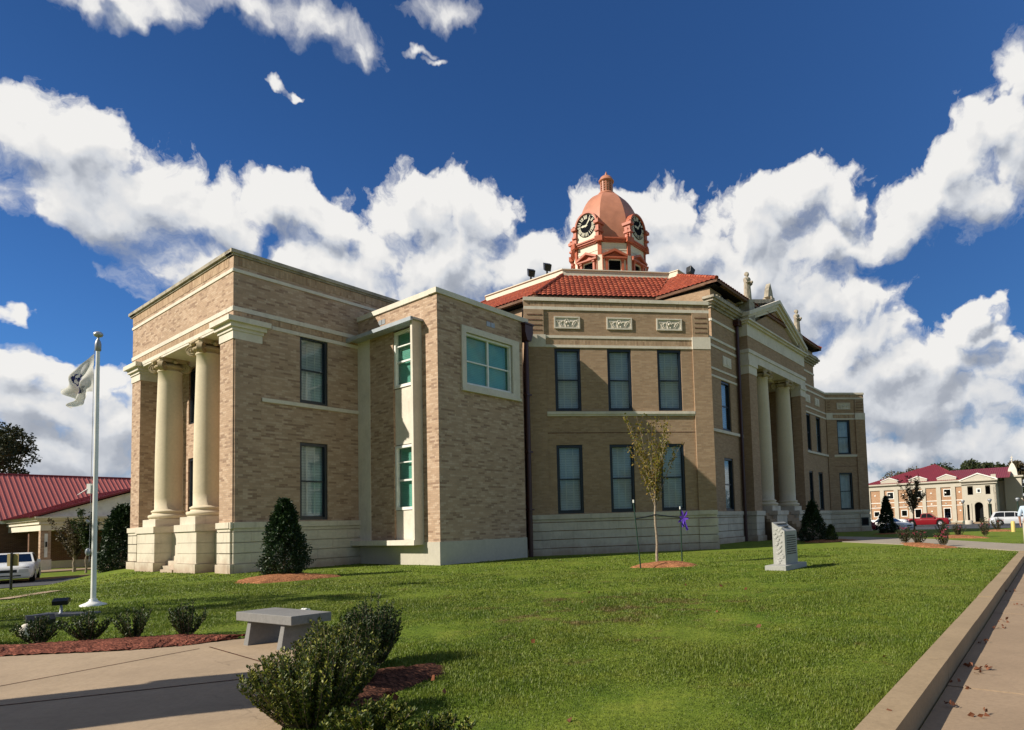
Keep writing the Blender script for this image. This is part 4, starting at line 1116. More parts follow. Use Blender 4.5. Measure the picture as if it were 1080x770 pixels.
# front left row of small shrubs in red mulch
mb=MB(); up=[(-16,7.5),(-10,7.72),(-8.1,7.95),(-7.3,8.1),(-6.5,8.3),(-5.9,8.42),(-5.2,8.2),(-4.75,8.0)]; lo=[(-16,6.75),(-10,6.95),(-7.3,7.26),(-6.6,7.32),(-5.95,7.37),(-5.6,7.48),(-5.3,7.6),(-4.9,7.95)]
mulch_poly=up+lo[::-1]; vs=[]
def lerpl(L_,f):
    f*=len(L_)-1; i=min(int(f),len(L_)-2); return tuple(L_[i][k]+(L_[i+1][k]-L_[i][k])*(f-i) for k in (0,1))
gg=np.random.RandomState(3); NS=120
for i in range(NS+1):
    a=lerpl(up,i/NS); b=lerpl(lo,i/NS)
    for j in range(9): f=j/8; vs.append((a[0]+(b[0]-a[0])*f+gg.uniform(-.02,.02),a[1]+(b[1]-a[1])*f+gg.uniform(-.02,.02),.028+.045*math.sin(PI*f)+gg.uniform(-.008,.012)))
mb.add(vs,[(i*9+j,(i+1)*9+j,(i+1)*9+j+1,i*9+j+1) for i in range(NS) for j in range(8)],0,True)
o=mb.build('mulch','mulch_red'); o['kind']='stuff'; o['label']='strip of red mulch along the concrete plaza'
rowlab=['small leafy shrub in red mulch, cut by the left picture edge','small leafy shrub in red mulch, just in front of the low black floodlight','rounded leafy shrub in red mulch, third from the left','upright leafy shrub in red mulch, second from the stone bench end','tallest row shrub in red mulch, nearest the granite bench']
for i,(x,y,h,sp,stn) in enumerate([(-8.45,8.12,.36,.22,26),(-7.62,8.12,.34,.30,30),(-7.02,8.2,.36,.27,36),(-6.42,8.2,.40,.26,30),(-5.82,8.32,.45,.24,32)]):
    stem_shrub('shrub',rowlab[i],'shrub',(x,y,.05),stn,h,sp,'box_dark',leaf=.034,per=52,seed=20+i,group='small shrubs along the plaza mulch')
# foreground shrubs round the dark mulch bed
mound('bark_mulch',-2.2,5.35,.42,.95,.05,'soil','dark bark mulch under the nearest shrubs',5,rot=-.35,z=0)
fl=['large light green shrub nearest the viewer at the plaza corner','dense dark green shrub behind the bright one, in the bark mulch','bright green shrub leaning over the plaza beside the bench','low light green shrub at the bottom picture edge, left one','low light green shrub at the bottom picture edge, right one','bright shrub in front of the right bench leg']
for i,(x,y,h,sp,stn,mt) in enumerate([(-2.22,4.45,.54,.46,190,'box'),(-2.50,6.2,.66,.33,150,'box_dark'),(-2.45,5.35,.54,.40,130,'box'),(-1.62,4.0,.20,.30,60,'box'),(-1.15,3.8,.17,.26,36,'box'),(-2.85,6.0,.46,.26,60,'box')]):
    stem_shrub('shrub',fl[i],'shrub',(x,y,.03),stn,h,sp,mt,leaf=.027,per=95,seed=40+i,group='foreground shrubs around the bark mulch',inner=.35)
# hollies and conifers near the courthouse
mound('pine_straw',-9.75,18.0,1.35,.95,.16,'straw','pine straw ring under the large holly',7,rot=.3)
cone_shrub('holly','dense dark green cone shaped holly in front of the left pavilion','holly bush',(-10.0,18.5,.05),2.3,.70,'holly',13000,.085,3,.62)
mound('pine_straw',11.3,32.6,1.5,1.0,.12,'straw','pine straw ring under the holly by the walkway',8)
cone_shrub('holly','narrow pointed dark holly beside the walkway near the main portico','holly bush',(10.6,33.2,.0),2.15,.85,'holly',8000,.10,5,.8)
cone_shrub('holly','tiny light green bush at the foot of the walkway holly','bush',(11.25,32.3,.0),.85,.32,'box_dark',1800,.08,6,.5)
cone_shrub('conifer','narrow dark conifer standing in the lawn before the red pickup','conifer',(18.72,42.56,-.05),2.6,.66,'conifer',7000,.11,9,.85)
mound('pine_straw',19.0,42.3,1.3,.9,.06,'straw','pine straw under the narrow conifer',9)
# staked sapling
def sapling(name,label,loc,h,fork,width,mat,nleaf,leaf,seed,nb=18,bark='bark_pale',rt=.045):
    rg=random.Random(seed); g=np.random.RandomState(seed); r=root(name,label,'tree',loc)
    t=MB(); p=Vector((0,0,-.05)); 
    for i in range(6):
        q=Vector((.02*math.sin(i*1.3),.015*math.cos(i),fork*(i+1)/6)); t.tube(p,q,rt*(1-.05*i),rt*(1-.05*(i+1)),8); p=q
    P=[];
    for b in range(nb):
        a=rg.uniform(0,2*PI); w=width*(.25+.75*rg.random()); hh=fork+(h-fork)*(.45+.55*rg.random())*(1.0-.0*w)
        p0=p+Vector((0,0,rg.uniform(-.1,.5))); p2=Vector((w*math.cos(a),w*math.sin(a),hh)); p1=Vector((w*.35*math.cos(a),w*.35*math.sin(a),fork+(hh-fork)*.5))
        pts=[p0.lerp(p1,u).lerp(p1.lerp(p2,u),u) for u in np.linspace(0,1,9)]
        for k in range(8): t.tube(pts[k],pts[k+1],rt*.32*(1-k/9),rt*.32*(1-(k+1)/9)+.001,5,cap=False)
        A=np.array([tuple(x) for x in pts]); m=nleaf//nb
        u=g.uniform(.15,1,m)*8; idx=np.minimum(u.astype(int),7); fr=u-idx; C=A[idx]*(1-fr[:,None])+A[idx+1]*fr[:,None]
        P.append(C+g.normal(0,.05,(m,3)))
        for k in range(3):
            s=pts[rg.randint(2,7)]; e=s+Vector((rg.uniform(-.25,.25),rg.uniform(-.25,.25),rg.uniform(.15,.45)))*(h/4.6); t.tube(s,e,.006,.002,4,cap=False)
            m2=m//5; ff=g.uniform(0,1,(m2,1)); P.append(np.array(s)*(1-ff)+np.array(e)*ff+g.normal(0,.02,(m2,3)))
    t.build('trunk',bark,r); leaves('crown',np.concatenate(P),leaf,mat,r,seed,.6,jit=1); return r
mound('pine_straw',1.45,18.7,1.0,.75,.13,'straw','pine straw mound round the staked sapling',4)
sapling('sapling','young staked tree with sparse yellowing leaves in front of the courthouse windows',(1.2,18.75,.08),4.75,1.75,1.25,'autumn',1450,.08,11,22)
for (x,y,tx,ty,h,lab) in ((.68,17.95,.52,17.95,1.92,'left green metal tree stake with white tip, leaning outwards'),(2.05,19.6,2.05,19.6,1.72,'right green metal tree stake carrying the purple ribbon')):
    r=root('tree_stake',lab,'stake',(x,y,0),0,'stakes holding the young tree'); m=MB(); m.tube((0,0,-.2),(tx-x,ty-y,h),.022,.022,6); m.build('post','green_post',r); m=MB(); m.tube((tx-x,ty-y,h),(tx-x,ty-y,h+.09),.024,.024,6); m.build('tip','white_paint',r)
m=MB(); pts=[(.56,17.95,1.45),(.9,18.4,1.50),(1.2,18.72,1.56),(1.65,19.2,1.50),(2.05,19.6,1.46)]
for i in range(4): m.tube(pts[i],pts[i+1],.022,.022,6)
tag(m.build('guy_strap','black_metal'),'dark strap tying the young tree to its two stakes','strap')
rb=root('ribbon','bright purple ribbon bow tied to the right tree stake','ribbon',(2.12,19.5,1.42)); m=MB()
for k in range(9):
    a=k*.9; L_=.10+.05*(k%3); d=Vector((math.cos(a)*.7,-.3,math.sin(a))).normalized(); s=Vector((-d.z,0,d.x))*.045; e=d*L_*1.5
    m.add([(0,0,0),tuple(e*.6+s),tuple(e+Vector((0,.03,0))),tuple(e*.6-s)],[(0,1,2,3)])
m.build('loops','purple',rb); m=MB(); m.add([(-.02,0,0),(.03,0,0),(.16,-.03,-.36),(.09,-.03,-.38)],[(0,1,2,3)]); m.add([(.0,0,0),(.05,0,0),(.02,-.03,-.26),(-.05,-.03,-.26)],[(0,1,2,3)]); m.build('tails','purple',rb)
sapling('sapling','thin bare brownish tree in the far lawn before the red pickup',(21.0,43.4,-.05),4.2,1.3,1.15,'oak_brown',1500,.11,15,18,'bark',.06)
# far trees
tree('oak_tree','tall dark tree rising behind the red roofed building at far left','tree',(-60.2,58,-.7),13.4,3.6,9.5,'oak',.45,52,340,.26,31)
tree('oak_tree','dark rounded tree behind the far building, left of three by the spire','tree',(81.5,145,-.6),12.4,6.5,7,'oak',.5,30,330,.55,32,'trees behind the far building')
tree('oak_tree','broad dark tree behind the far building, middle of three by the spire','tree',(81.8,136,-.6),13.0,5.0,8,'oak',.5,30,330,.55,33,'trees behind the far building')
tree('oak_tree','loose browning tree behind the far building, close to the spire','tree',(88.5,138,-.6),12.4,4.0,7,'oak_brown',.45,22,300,.5,34,'trees behind the far building')
tree('oak_tree','olive green flat topped tree left of the far roof peak','tree',(71.5,150,-.6),12.0,6.0,5,'oak_brown',.45,24,320,.55,35,'trees behind the far building')
tree('bare_tree','thin twiggy tree behind the far left roof end','tree',(63,146,-.6),8.5,3.0,4,'oak_brown',.3,14,60,.35,36,'trees behind the far building')
tree('oak_tree','low dark tree cut by the right picture edge behind the tower','tree',(97,142,-.6),8.5,5.0,6,'oak',.4,22,320,.5,37,'trees behind the far building')
tree('street_tree','slender leafy tree standing left of the plaza, beyond the picture edge','tree',(-17.5,7.6,-.1),9.0,1.6,4.5,'oak',.14,12,170,.16,38)
# shrubs by the red roofed building
sapling('crape_myrtle','multi stem brownish shrub before the red roofed building porch',(-34.6,39.2,-.66),3.5,.7,1.5,'oak_brown',3600,.12,51,26,'bark_pale',.10)
cone_shrub('holly','broad dark evergreen beside the porch of the red roofed building','holly bush',(-28.9,35.9,-.66),3.9,1.25,'holly',12000,.15,52,.55)
sapling('crape_myrtle','green topped slender shrub against the red roofed porch',(-32.2,37.3,-.66),4.2,1.0,.8,'box_dark',2000,.12,53,14,'bark_pale',.06)
# rose beds
for i,(x,y,rx,ry,rot,lab) in enumerate([(12.65,25.4,.55,2.7,-.12,'pine straw rose bed between lawn and walkway'),(18.3,32.8,.8,2.3,-.1,'pine straw rose bed beyond the walkway'),(25.2,40.6,.9,1.2,0,'small straw bed by the yellow bollard')]):
    mound('pine_straw',x,y,rx,ry,.10,'straw',lab,60+i,rot)
rl=['rose bush with pink blooms at the left end of the near bed','small rose bush in the near bed, second from its left end','rose bush with bright pink blooms, nearest one in the near bed','sparse rose bush in the middle of the far straw bed','thin rose bush at the left of the far straw bed','large reddish rose bush at the right of the far straw bed','rose bush in the small bed near the yellow bollard']
for i,(x,y,h) in enumerate([(12.7,27.2,.72),(12.75,26.0,.62),(12.75,24.0,.70),(18.5,33.3,.7),(18.3,34.6,.8),(19.3,32.2,1.0),(25.2,40.7,.9)]):
    r=stem_shrub('rose_bush',rl[i],'rose bush',(x,y,.08),18,h,.36,'rose_leaf',leaf=.065,per=44,seed=70+i,group='rose bushes in the straw beds')
    gq=np.random.RandomState(i); m=[7,4,9,4,3,4,3][i]; c=np.stack([gq.uniform(-.3,.3,m),gq.uniform(-.3,.3,m),h*gq.uniform(.45,.95,m)],1); P=np.repeat(c,8,axis=0)+gq.normal(0,.022,(m*8,3)); leaves('blooms',P,.04,'petal',r,i,.8)

# ------------------------------------------------------------------ small things on the lawn
# granite bench
be=root('stone_bench','grey granite bench with a thick slab seat on two tapered legs at the plaza edge','bench',(0,0,0))
m=MB(); q=[(-4.70,7.59),(-3.71,7.00),(-3.40,7.32),(-4.41,7.93)]; m.prism(q,.305,.410); m.build('seat','granite',be,bevel=.008)
for c0,c1 in (((-4.50,7.50),(-4.24,7.79)),((-3.90,7.14),(-3.62,7.44))):
    m=MB(); d=Vector((c1[0]-c0[0],c1[1]-c0[1],0)); n=Vector((-.86,.51,0)); w=.05
    lo=[Vector((*c0,0))-n*w-d*.07,Vector((*c0,0))+n*w-d*.07,Vector((*c1,0))+n*w+d*.07,Vector((*c1,0))-n*w+d*.07]
    hi=[Vector((*c0,.305))-n*w*.75+d*.05,Vector((*c0,.305))+n*w*.75+d*.05,Vector((*c1,.305))+n*w*.75-d*.05,Vector((*c1,.305))-n*w*.75-d*.05]
    m.add([tuple(v) for v in lo+hi],[(3,2,1,0),(4,5,6,7)]+[(i,(i+1)%4,4+(i+1)%4,4+i) for i in range(4)]); m.build('leg','granite',be,bevel=.006)
# crumpled paper on the lawn behind the bench
m=MB(); 
for k in range(5): m.ball((.03*k,.02*math.sin(k*2),.03+.015*(k%2)),.03,n=6,sz=.6,sx=1.2)
tag(m.build('litter','white_paint',loc=(-5.45,10.6,0)),'scrap of white litter lying on the grass behind the bench','litter')
# granite monument
mo=root('stone_marker','grey granite memorial block with slanted inscribed top on a low base','monument',(4.25,15.75,0),TH)
m=MB(); m.box(I2,-.16,1.42,-.10,.46,-.1,.13); m.build('base','granite_pale',mo,bevel=.01)
m=MB(); m.add([(.12,-.0,.13),(1.02,.0,.13),(1.02,.33,.13),(.12,.33,.13),(.12,0,1.0),(1.02,0,1.0),(1.02,.33,1.24),(.12,.33,1.24)],[(0,3,2,1),(4,5,6,7),(0,1,5,4),(1,2,6,5),(2,3,7,6),(3,0,4,7)]); m.build('block','granite_pale',mo,bevel=.008)
m=MB()
rg=random.Random(5)
for i in range(9):
    z=.86-i*.058; x=.24+rg.uniform(0,.02); 
    while x<.90:
        w=rg.uniform(.02,.07); m.box(I2,x,min(x+w,.92),-.006,.002,z,z+.022); x+=w+.018
m.build('inscription','text',mo)
m=MB()
for i,(a,b) in enumerate(((.22,.92),(.42,.72))):
    f=.18+.34*i; x=a
    y0=.33*(1-f)-.05; 
    while x<b: w=.05; m.box(Fr(0,0,1,0,0,1),x,min(x+w,b),y0,y0+.045,1.0+.24*(y0/.33)+.004,1.0+.24*((y0+.045)/.33)+.006); x+=w+.02
m.build('top_inscription','text',mo)
# rough split side
m=MB()
for i in range(26): z=.18+.036*i; m.ball((.118,.06+.21*rnd.random(),z),.05,n=6,sx=.12,sz=.7)
m.build('rough_edge','granite_pale',mo)
# flagpole and flag
fp=root('flagpole','white metal flagpole with round base plate and gold ball on the lawn','flagpole',(-10.74,12.63,0))
m=MB(); m.tube((0,0,0),(0,0,5.42),.047,.034,14); m.build('pole','white_paint',fp)
m=MB(); m.lathe(0,0,[(.22,0),(.22,.03),(.12,.07),(.075,.10),(.065,.14)],20); m.build('base_plate','white_paint',fp)
m=MB(); m.lathe(0,0,[(.035,5.28),(.055,5.3),(.055,5.44),(.04,5.50),(.02,5.54),(.02,5.6)],14); m.build('truck','metal_grey',fp)
m=MB(); m.ball((.0,0,5.64),.085,sz=.75,n=14); m.build('finial','rim',fp)
m=MB(); m.tube((-.085,-.02,.9),(-.06,-.02,5.3),.006,.006,4); m.tube((-.09,-.03,1.7),(-.14,-.04,1.75),.03,.03,6); m.ball((-.10,-.03,1.1),.05,n=8,sz=1.6); m.build('halyard','metal_grey',fp)
m=MB(); m.tube((-.06,-.02,2.45),(-.28,-.1,2.27),.012,.006,5); m.box(Fr(-.1,-.02,1,0,0,1),-.04,.04,-.03,.03,2.3,2.5); m.build('cleat','white_paint',fp)
def flag():
    n=46; vs=[]; fs=[]; mi=[]
    # hoist from z 4.43 to 5.2 ; outline of the limp cloth to the left
    for i in range(n):
        v=i/(n-1)   # along fly
        for j in range(n):
            u=j/(n-1) # down the hoist
            top=Vector((-.05-.66*v**.95,0,5.22-.70*v**1.05)); 
            bot=Vector((-.05-.36*v-.03*math.sin(v*5),0,4.42-.33*v**1.3+.04*math.sin(v*6)))
            p=top.lerp(bot,u)
            # the fly corner sags: pinch between upper and lower lobes
            pin=math.exp(-((u-.52)/.16)**2)*v**3*.17; p.x+=pin
            y=.07*math.sin(v*9+u*3)*v+.05*math.sin(u*11-v*5)*(.3+v)+.03*math.sin(v*17+u*8)*v
            p.x+=.02*math.sin(u*14+v*4)*v
            vs.append((p.x,p.y+y-.03,p.z))
    for i in range(n-1):
        for j in range(n-1):
            fs.append((i*n+j,(i+1)*n+j,(i+1)*n+j+1,i*n+j+1)); v=(i+.5)/n; u=(j+.5)/n; k=0
            du,dv=(u-.38)/.22,(v-.50)/.15; e=math.sin(37*u+11*v)*math.sin(29*v-7*u)
            if du*du+dv*dv<1 and e>-.35: k=1
            if ((u-.56)/.05)**2+((v-.56)/.13)**2<1: k=2
            if ((u-.66)/.07)**2+((v-.52)/.09)**2<1: k=3
            if ((u-.74)/.035)**2+((v-.38)/.20)**2<1 and e>-.2: k=4
            mi.append(k if k!=1 or e>-.1 else 0)
    me=bpy.data.meshes.new('flag'); me.from_pydata(vs,[],fs)
    for x in ('flag','flag_blue','flag_red','flag_navy','flag_grey'): me.materials.append(M[x])
    me.polygons.foreach_set('material_index',mi); me.polygons.foreach_set('use_smooth',[True]*len(fs))
    fm=M['flag'].node_tree; 
    o=bpy.data.objects.new('flag',me); COL.objects.link(o); o.location=(-10.74,12.63,0); o.rotation_euler=(0,0,R(-6)); o.scale=(1.22,1,1); tag(o,'limp white flag with a blue emblem hanging from the pole','flag')
flag()
# ground floodlights by the pole
def floodlight(name,label,loc,rz,h=.28,w=.34,tilt=.35,group=None,sc=1,matbase='metal_grey'):
    r=root(name,label,'floodlight',loc,rz,group); m=MB(); hh=h*sc
    m.lathe(0,0,[(.10*sc,0),(.10*sc,.03*sc),(.035*sc,.07*sc),(.03*sc,hh)],10); m.build('stand',matbase,r)
    m=MB(); ww=w*sc/2; F=Fr(0,0,1,0,0,1)
    m.profile(F,[(-.13*sc,hh-.02*sc-tilt*.13*sc),(.13*sc,hh-.02*sc+tilt*.13*sc),(.14*sc,hh+.05*sc+tilt*.14*sc),(.02*sc,hh+.13*sc),(-.15*sc,hh+.09*sc-tilt*.1*sc)],-ww,ww); m.build('housing','black_metal',r,bevel=.008*sc)
    m=MB(); m.profile(F,[(.142*sc,hh-.0+tilt*.13*sc),(.15*sc,hh+.045*sc+tilt*.14*sc),(.146*sc,hh+.045*sc+tilt*.14*sc),(.138*sc,hh+tilt*.13*sc)],-ww*.85,ww*.85); m.build('lens','lamp',r)
    return r
floodlight('floodlight','black floodlight on a grey stand aimed up beside the flagpole',(-10.15,11.25,0),.5,group='ground floodlights near the flagpole',h=.34,sc=.66)
floodlight('floodlight','low black floodlight behind the second small shrub',(-9.0,9.62,0),.9,h=.16,group='ground floodlights near the flagpole',w=.46,tilt=.6,sc=.72)
m=MB(); m.prism([(-10.55,11.0),(-9.55,11.05),(-9.55,11.4),(-10.55,11.4)],-.1,.035); tag(m.build('concrete_pad','granite'),'flat concrete pad under the flagpole floodlight','pad')
m=MB(); m.lathe(0,0,[(.075,-.05),(.085,.10),(.07,.16),(.03,.185)],10); tag(m.build('marker_stone','stone',loc=(-8.42,8.8,0)),'small rounded pale stone behind the second row shrub','stone')
# roof floodlights
def rt_flood(s,t,z,label,rz):
    x,y=st(s,t); r=root('floodlight',label,'floodlight',(x,y,z),rz,'floodlights on the courthouse roof kerb'); m=MB(); m.box(I2,-.05,.05,-.05,.05,0,.3); m.build('bracket','black_metal',r)
    m=MB(); m.add([(-.2,-.2,.2),(.2,-.2,.2),(.2,.14,.42),(-.2,.14,.42),(-.24,-.34,.62),(.24,-.34,.62),(.24,.06,.86),(-.24,.06,.86)],[(0,3,2,1),(4,5,6,7),(0,1,5,4),(1,2,6,5),(2,3,7,6),(3,0,4,7)]); m.build('housing','black_metal',r,bevel=.02)
rt_flood(19.9,4.0,17.70,'black floodlight on the roof kerb, farther left of the pair',.4)
rt_flood(19.9,2.55,17.70,'black floodlight on the roof kerb, nearer the roof corner',.4)
rt_flood(26.55,-4.4,17.70,'black floodlight on the right roof kerb by the tile ridge',2.2)
# statues on the portico
def statue(s,label,hold=1):
    k_=1.12
    x,y=st(s,-9.04+.15); r=root('statue',label,'statue',(x,y,14.72),TH,'robed statues on the portico'); m=MB()
    m.box(I2,-.26,.26,-.22,.22,0,.10)
    prof=[(.25,.10),(.26,.22),(.235,.5),(.225,.8),(.21,.95),(.20,1.05),(.235,1.2),(.25,1.3),(.20,1.38),(.08,1.42),(.065,1.47)]
    m.lathe(0,0,prof,14,sx=1,sy=.8)
    for k in range(9):
        a=k*.7; m.tube((.235*math.cos(a),.19*math.sin(a),.12),(.2*math.cos(a+.1),.16*math.sin(a+.1),1.0),.03,.02,5)
    m.ball((0,-.02,1.58),.115,n=12,sz=1.25,sx=.85); m.ball((0,.03,1.62),.12,n=10,sx=.9,sz=1.0)
    m.tube((-.22,0,1.3),(-.25,-.1,1.05),.06,.05,7); m.tube((-.25,-.1,1.05),(-.02,-.24,1.1),.05,.04,7)
    m.tube((.22,0,1.3),(.26,-.08,1.03),.06,.05,7); m.tube((.26,-.08,1.03),(.08,-.25,1.0),.05,.04,7); m.ball((.0,-.27,1.08),.09,n=8)
    m.v=[(v[0]*k_,v[1]*k_,v[2]*k_) for v in m.v]; m.build('figure','stone_old',r)
statue(25.6,'robed stone figure on the left corner of the main pediment'); statue(34.5,'robed stone figure on the right corner of the main pediment')
# sign post and yellow bollard
r=root('sign','square tan sign seen from behind on a black post by the parked white car','sign',(-25.6,26.0,-.66)); m=MB(); m.tube((0,0,-.2),(.0,0,1.55),.045,.045,8); m.build('post','black_metal',r); m=MB(); m.box(I2,-.24,.24,.05,.07,1.0,1.52); m.build('panel','tan_panel',r)
r=root('bollard','short yellow bollard beside the far street','bollard',(24.74,38.38,-.05)); m=MB(); m.lathe(0,0,[(.12,-.2),(.12,.64),(.10,.70),(.05,.73)],12); m.build('post','yellow',r)
# brick pier added out of frame to cast the shade band across the plaza
gp=root('shade_pier','added square brick pier with a stone cap, unseen, shading the plaza','shade pier',(-7.95,3.35,0),.3); m=MB(); m.box(I2,-.62,.62,-.62,.62,-.2,3.3); m.build('shaft','brick',gp); m=MB(); m.box(I2,-.7,.7,-.7,.7,3.3,3.42); m.box(I2,-.64,.64,-.64,.64,3.42,3.5); m.build('cap','stone',gp)
# fallen leaves along the kerb
g5=np.random.RandomState(8); P=[]
for (x,y,n,sp) in ((2.95,5.35,2,.15),(2.62,4.62,4,.1),(3.4,6.0,7,.14),(4.15,7.2,4,.15),(5.0,8.3,5,.2),(3.7,5.4,1,.05),(4.6,6.6,2,.2),(6.2,9.7,4,.3),(7.3,11.4,5,.3)):
    for k in range(n): P.append((x+g5.normal(0,sp*.5),y+g5.normal(0,sp),-.145+.015*g5.rand()))
P=[p for p in P if to_st(p[0],p[1])[1]<-22.86]
lf=leaves('fallen_leaves',np.repeat(np.array(P),3,axis=0)+np.random.RandomState(1).normal(0,.02,(len(P)*3,3))*np.array([1,1,.1]),.045,'dry_leaf',None,9,.8,np.tile([0.0,0,0],(len(P)*3,1))); 
tag(lf,'dry brown leaves scattered on the pavement along the kerb','leaves',kind='stuff')
g6=np.random.RandomState(18); P=[(g6.uniform(-1.5,3),g6.uniform(4,14),.035) for _ in range(16)]+[(-1.62,5.3,.06),(-1.45,5.1,.05),(2.2,9,.03),(-1.8,4.7,.12),(-1.75,4.8,.1)]
lf=leaves('fallen_leaves',P,.07,'dry_leaf',None,10,.7); tag(lf,'a few dry leaves lying on the grass','leaves',kind='stuff')

# ------------------------------------------------------------------ red roofed building at far left
LB=root('office_building','low brick building with faded red metal roof and white gabled porch','building',(L0[0],L0[1],0),TH)
ZB=-.66
wl_=MB(); FL=FA(41.3)
wall(wl_,FL,-34,22,ZB,3.0,[(-.6,.5,ZB,1.7),(-3.4,-2.2,.3,1.7),(-8,-6.8,.3,1.7)])
wall(wl_,FA(36.0),1.4,13.2,ZB,2.3,[(6.2,8.4,ZB,1.7)])
wl_.box(I2,-34,22,41.6,52,ZB,3.0)
wl_.build('wall','brick_dark',LB)
m=MB(); m.box(FL,-.5,.4,-.3,-.2,ZB,1.6); m.build('door','wood_door',LB)
m=MB(); m.box(FL,-.5,.4,-.2,-.17,1.2,1.6); m.box(FL,-3.4,-2.2,-.3,-.25,.3,1.7); m.box(FL,-8,-6.8,-.3,-.25,.3,1.7); m.build('window','glass_car',LB)
m=MB(); m.box(FL,-.75,-.6,-.02,.05,ZB,1.85); m.box(FL,.5,.65,-.02,.05,ZB,1.85); m.box(FL,-1.4,-1.1,-.02,.1,ZB,2.05); m.build('door_frame','white_paint',LB)
pl_=MB(); pw=MB(); lp=MB(); PX=[(1.22,1.75),(6.4,6.9),(8.9,9.4),(12.9,13.42)]
for a,b in PX:
    p=MB(); p.box(I2,a,b,32.0,32.5,ZB+.75,2.06); p.build('pillar','brick',LB); p=MB(); p.box(I2,a-.04,b+.04,31.96,32.54,ZB,ZB+.75); p.build('pillar_base','stone',LB)
p=MB(); p.box(Fr(0,32.0,1,0,0,-1),1.42,1.58,0,.03,.25,1.85); p.build('pillar_panel','white_paint',LB)
p=MB(); p.box(Fr(0,32.0,1,0,0,-1),1.46,1.54,.03,.15,.95,1.3); p.build('wall_lamp','black_metal',LB)
m=MB(); m.box(I2,1.8,13,35.85,36.0,ZB,ZB+.55); m.build('porch_base','stone',LB)
m=MB()
for e,z0,z1 in ((.0,2.06,2.5),(.10,2.5,2.62),(.06,2.62,2.75),(.22,2.75,2.88),(.34,2.88,3.0)):
    m.box(I2,1.2-e,13.4+e,31.95-e,41.3,z0,z1)
m.build('entablature','tower_cream',LB)
m=MB(); m.extr(FA(32.15),[(1.1,3.0),(13.5,3.0),(7.3,5.13)],-.3,0); m.build('gable','white_paint',LB)
m=MB(); m.box(FL,-34,1.1,-.1,.35,2.75,3.0); m.box(FL,13.5,22,-.1,.35,2.75,3.0); m.build('gutter','white_paint',LB)
def text(parent,body,F3,size,mat,name='lettering',depth=.015):
    cu=bpy.data.curves.new(name,'FONT'); cu.body=body; cu.size=size; cu.extrude=depth; cu.align_x='CENTER'
    t=bpy.data.objects.new('tmp',cu); COL.objects.link(t); dg=bpy.context.evaluated_depsgraph_get(); me=bpy.data.meshes.new_from_object(t.evaluated_get(dg)); bpy.data.objects.remove(t)
    me.materials.clear(); me.materials.append(M[mat]); o=bpy.data.objects.new(name,me); COL.objects.link(o); o.parent=parent; o.matrix_local=F3; return o
for s_,z_,tx,sz in ((7.3,3.84,'LAMAR COUNTY',.24),(7.3,3.38,'LAW ENFORCEMENT CENTER',.24)):
    text(LB,tx,Matrix.Translation((s_,31.83+.3,z_))@Matrix.Rotation(PI/2,4,'X'),sz,'text')
m=MB()
tile_sheet(m,(-34.5,40.9,3.0),(22.5,40.9,3.0),(22.5,47,6.95),(-34.5,47,6.95),tw=.32,ribs=True)
tile_sheet(m,(22.5,53,3.0),(-34.5,53,3.0),(-34.5,47,6.95),(22.5,47,6.95),tw=.32,ribs=True)
m.build('roof','metal_red',LB,recalc=False)
m=MB()
tile_sheet(m,(.7,31.8,2.98),(.7,42.5,2.98),(7.3,45,5.32),(7.3,31.8,5.32),tw=.32,ribs=True)
tile_sheet(m,(13.9,42.5,2.98),(13.9,31.8,2.98),(7.3,31.8,5.32),(7.3,45,5.32),tw=.32,ribs=True)
for sg in (-1,1): m.extr(FA(31.8),[(7.3+sg*6.7,2.9),(7.3,5.26),(7.3,5.4),(7.3+sg*6.7,3.04)],-.06,.02)
m.build('gable_roof','metal_maroon',LB,recalc=False)
m=MB(); m.tube((-34.5,47,6.98),(22.5,47,6.98),.09,.09,6); m.build('ridge_cap','metal_maroon',LB)

# ------------------------------------------------------------------ far building on the right
FB=root('civic_building','two storey orange brick building with grey pilasters, maroon roof and arched entrance','building',(L0[0],L0[1],0),TH)
ZF=-.52
F=Fr(107.7,0,0,1,-1,0)
wins=[(-.05,.9,4.1,5.15),(-4.58,-3.71,4.1,5.2),(-9.07,-8.1,4.15,5.2),(2.44,3.27,1.0,1.8),(-2.14,-1.3,.95,1.9),(-4.42,-3.47,.6,2.0),(-8.91,-7.98,.38,2.0)]
m=MB(); wall(m,F,-10.9,16,ZF,6.6,wins); m.box(I2,108.06,128,-15,16,ZF,6.6); m.build('wall','brick_far',FB)
m=MB()
pls=[(3.79,4.2),(1.44,2.12),(-.85,-.18),(-3.09,-2.5),(-5.27,-4.69),(-7.6,-6.92),(-9.81,-9.15)]
for a,b in pls: m.box(F,a,b,0,.18,ZF,5.75)
m.box(F,-10.9,16,-.1,.14,5.6,6.3); m.box(F,-10.9,16,-.1,.22,6.3,6.45); m.box(F,-10.9,16,-.1,.5,6.45,6.7)
m.box(F,-10.9,16,-.1,.10,ZF,-.1)
m.build('pilasters_and_cornice','grey_stucco',FB)
m=MB()
for z in (2.45,3.3):  
    xs=sorted([x for p in pls for x in p]); xs=[-10.9]+xs+[16]
    for i in range(0,len(xs)-1,2): m.box(F,xs[i],xs[i+1],0,.05,z,z+.12)
for l in (3.0,.6,-1.7,-6.1,-10.4,-3.9,-8.3):
    for z in (4.6,2.75,1.5 if l in(-6.1,-10.4) else 2.75): m.box(F,l-.12,l+.12,0,.06,z,z+.2)
for a,b,c,d in wins:
    m.box(F,a-.1,b+.1,-.05,.03,c-.12,c); m.box(F,a-.1,b+.1,-.05,.03,d,d+.12); m.box(F,a-.1,a,-.05,.03,c,d); m.box(F,b,b+.1,-.05,.03,c,d)
m.build('white_trim','white_paint',FB)
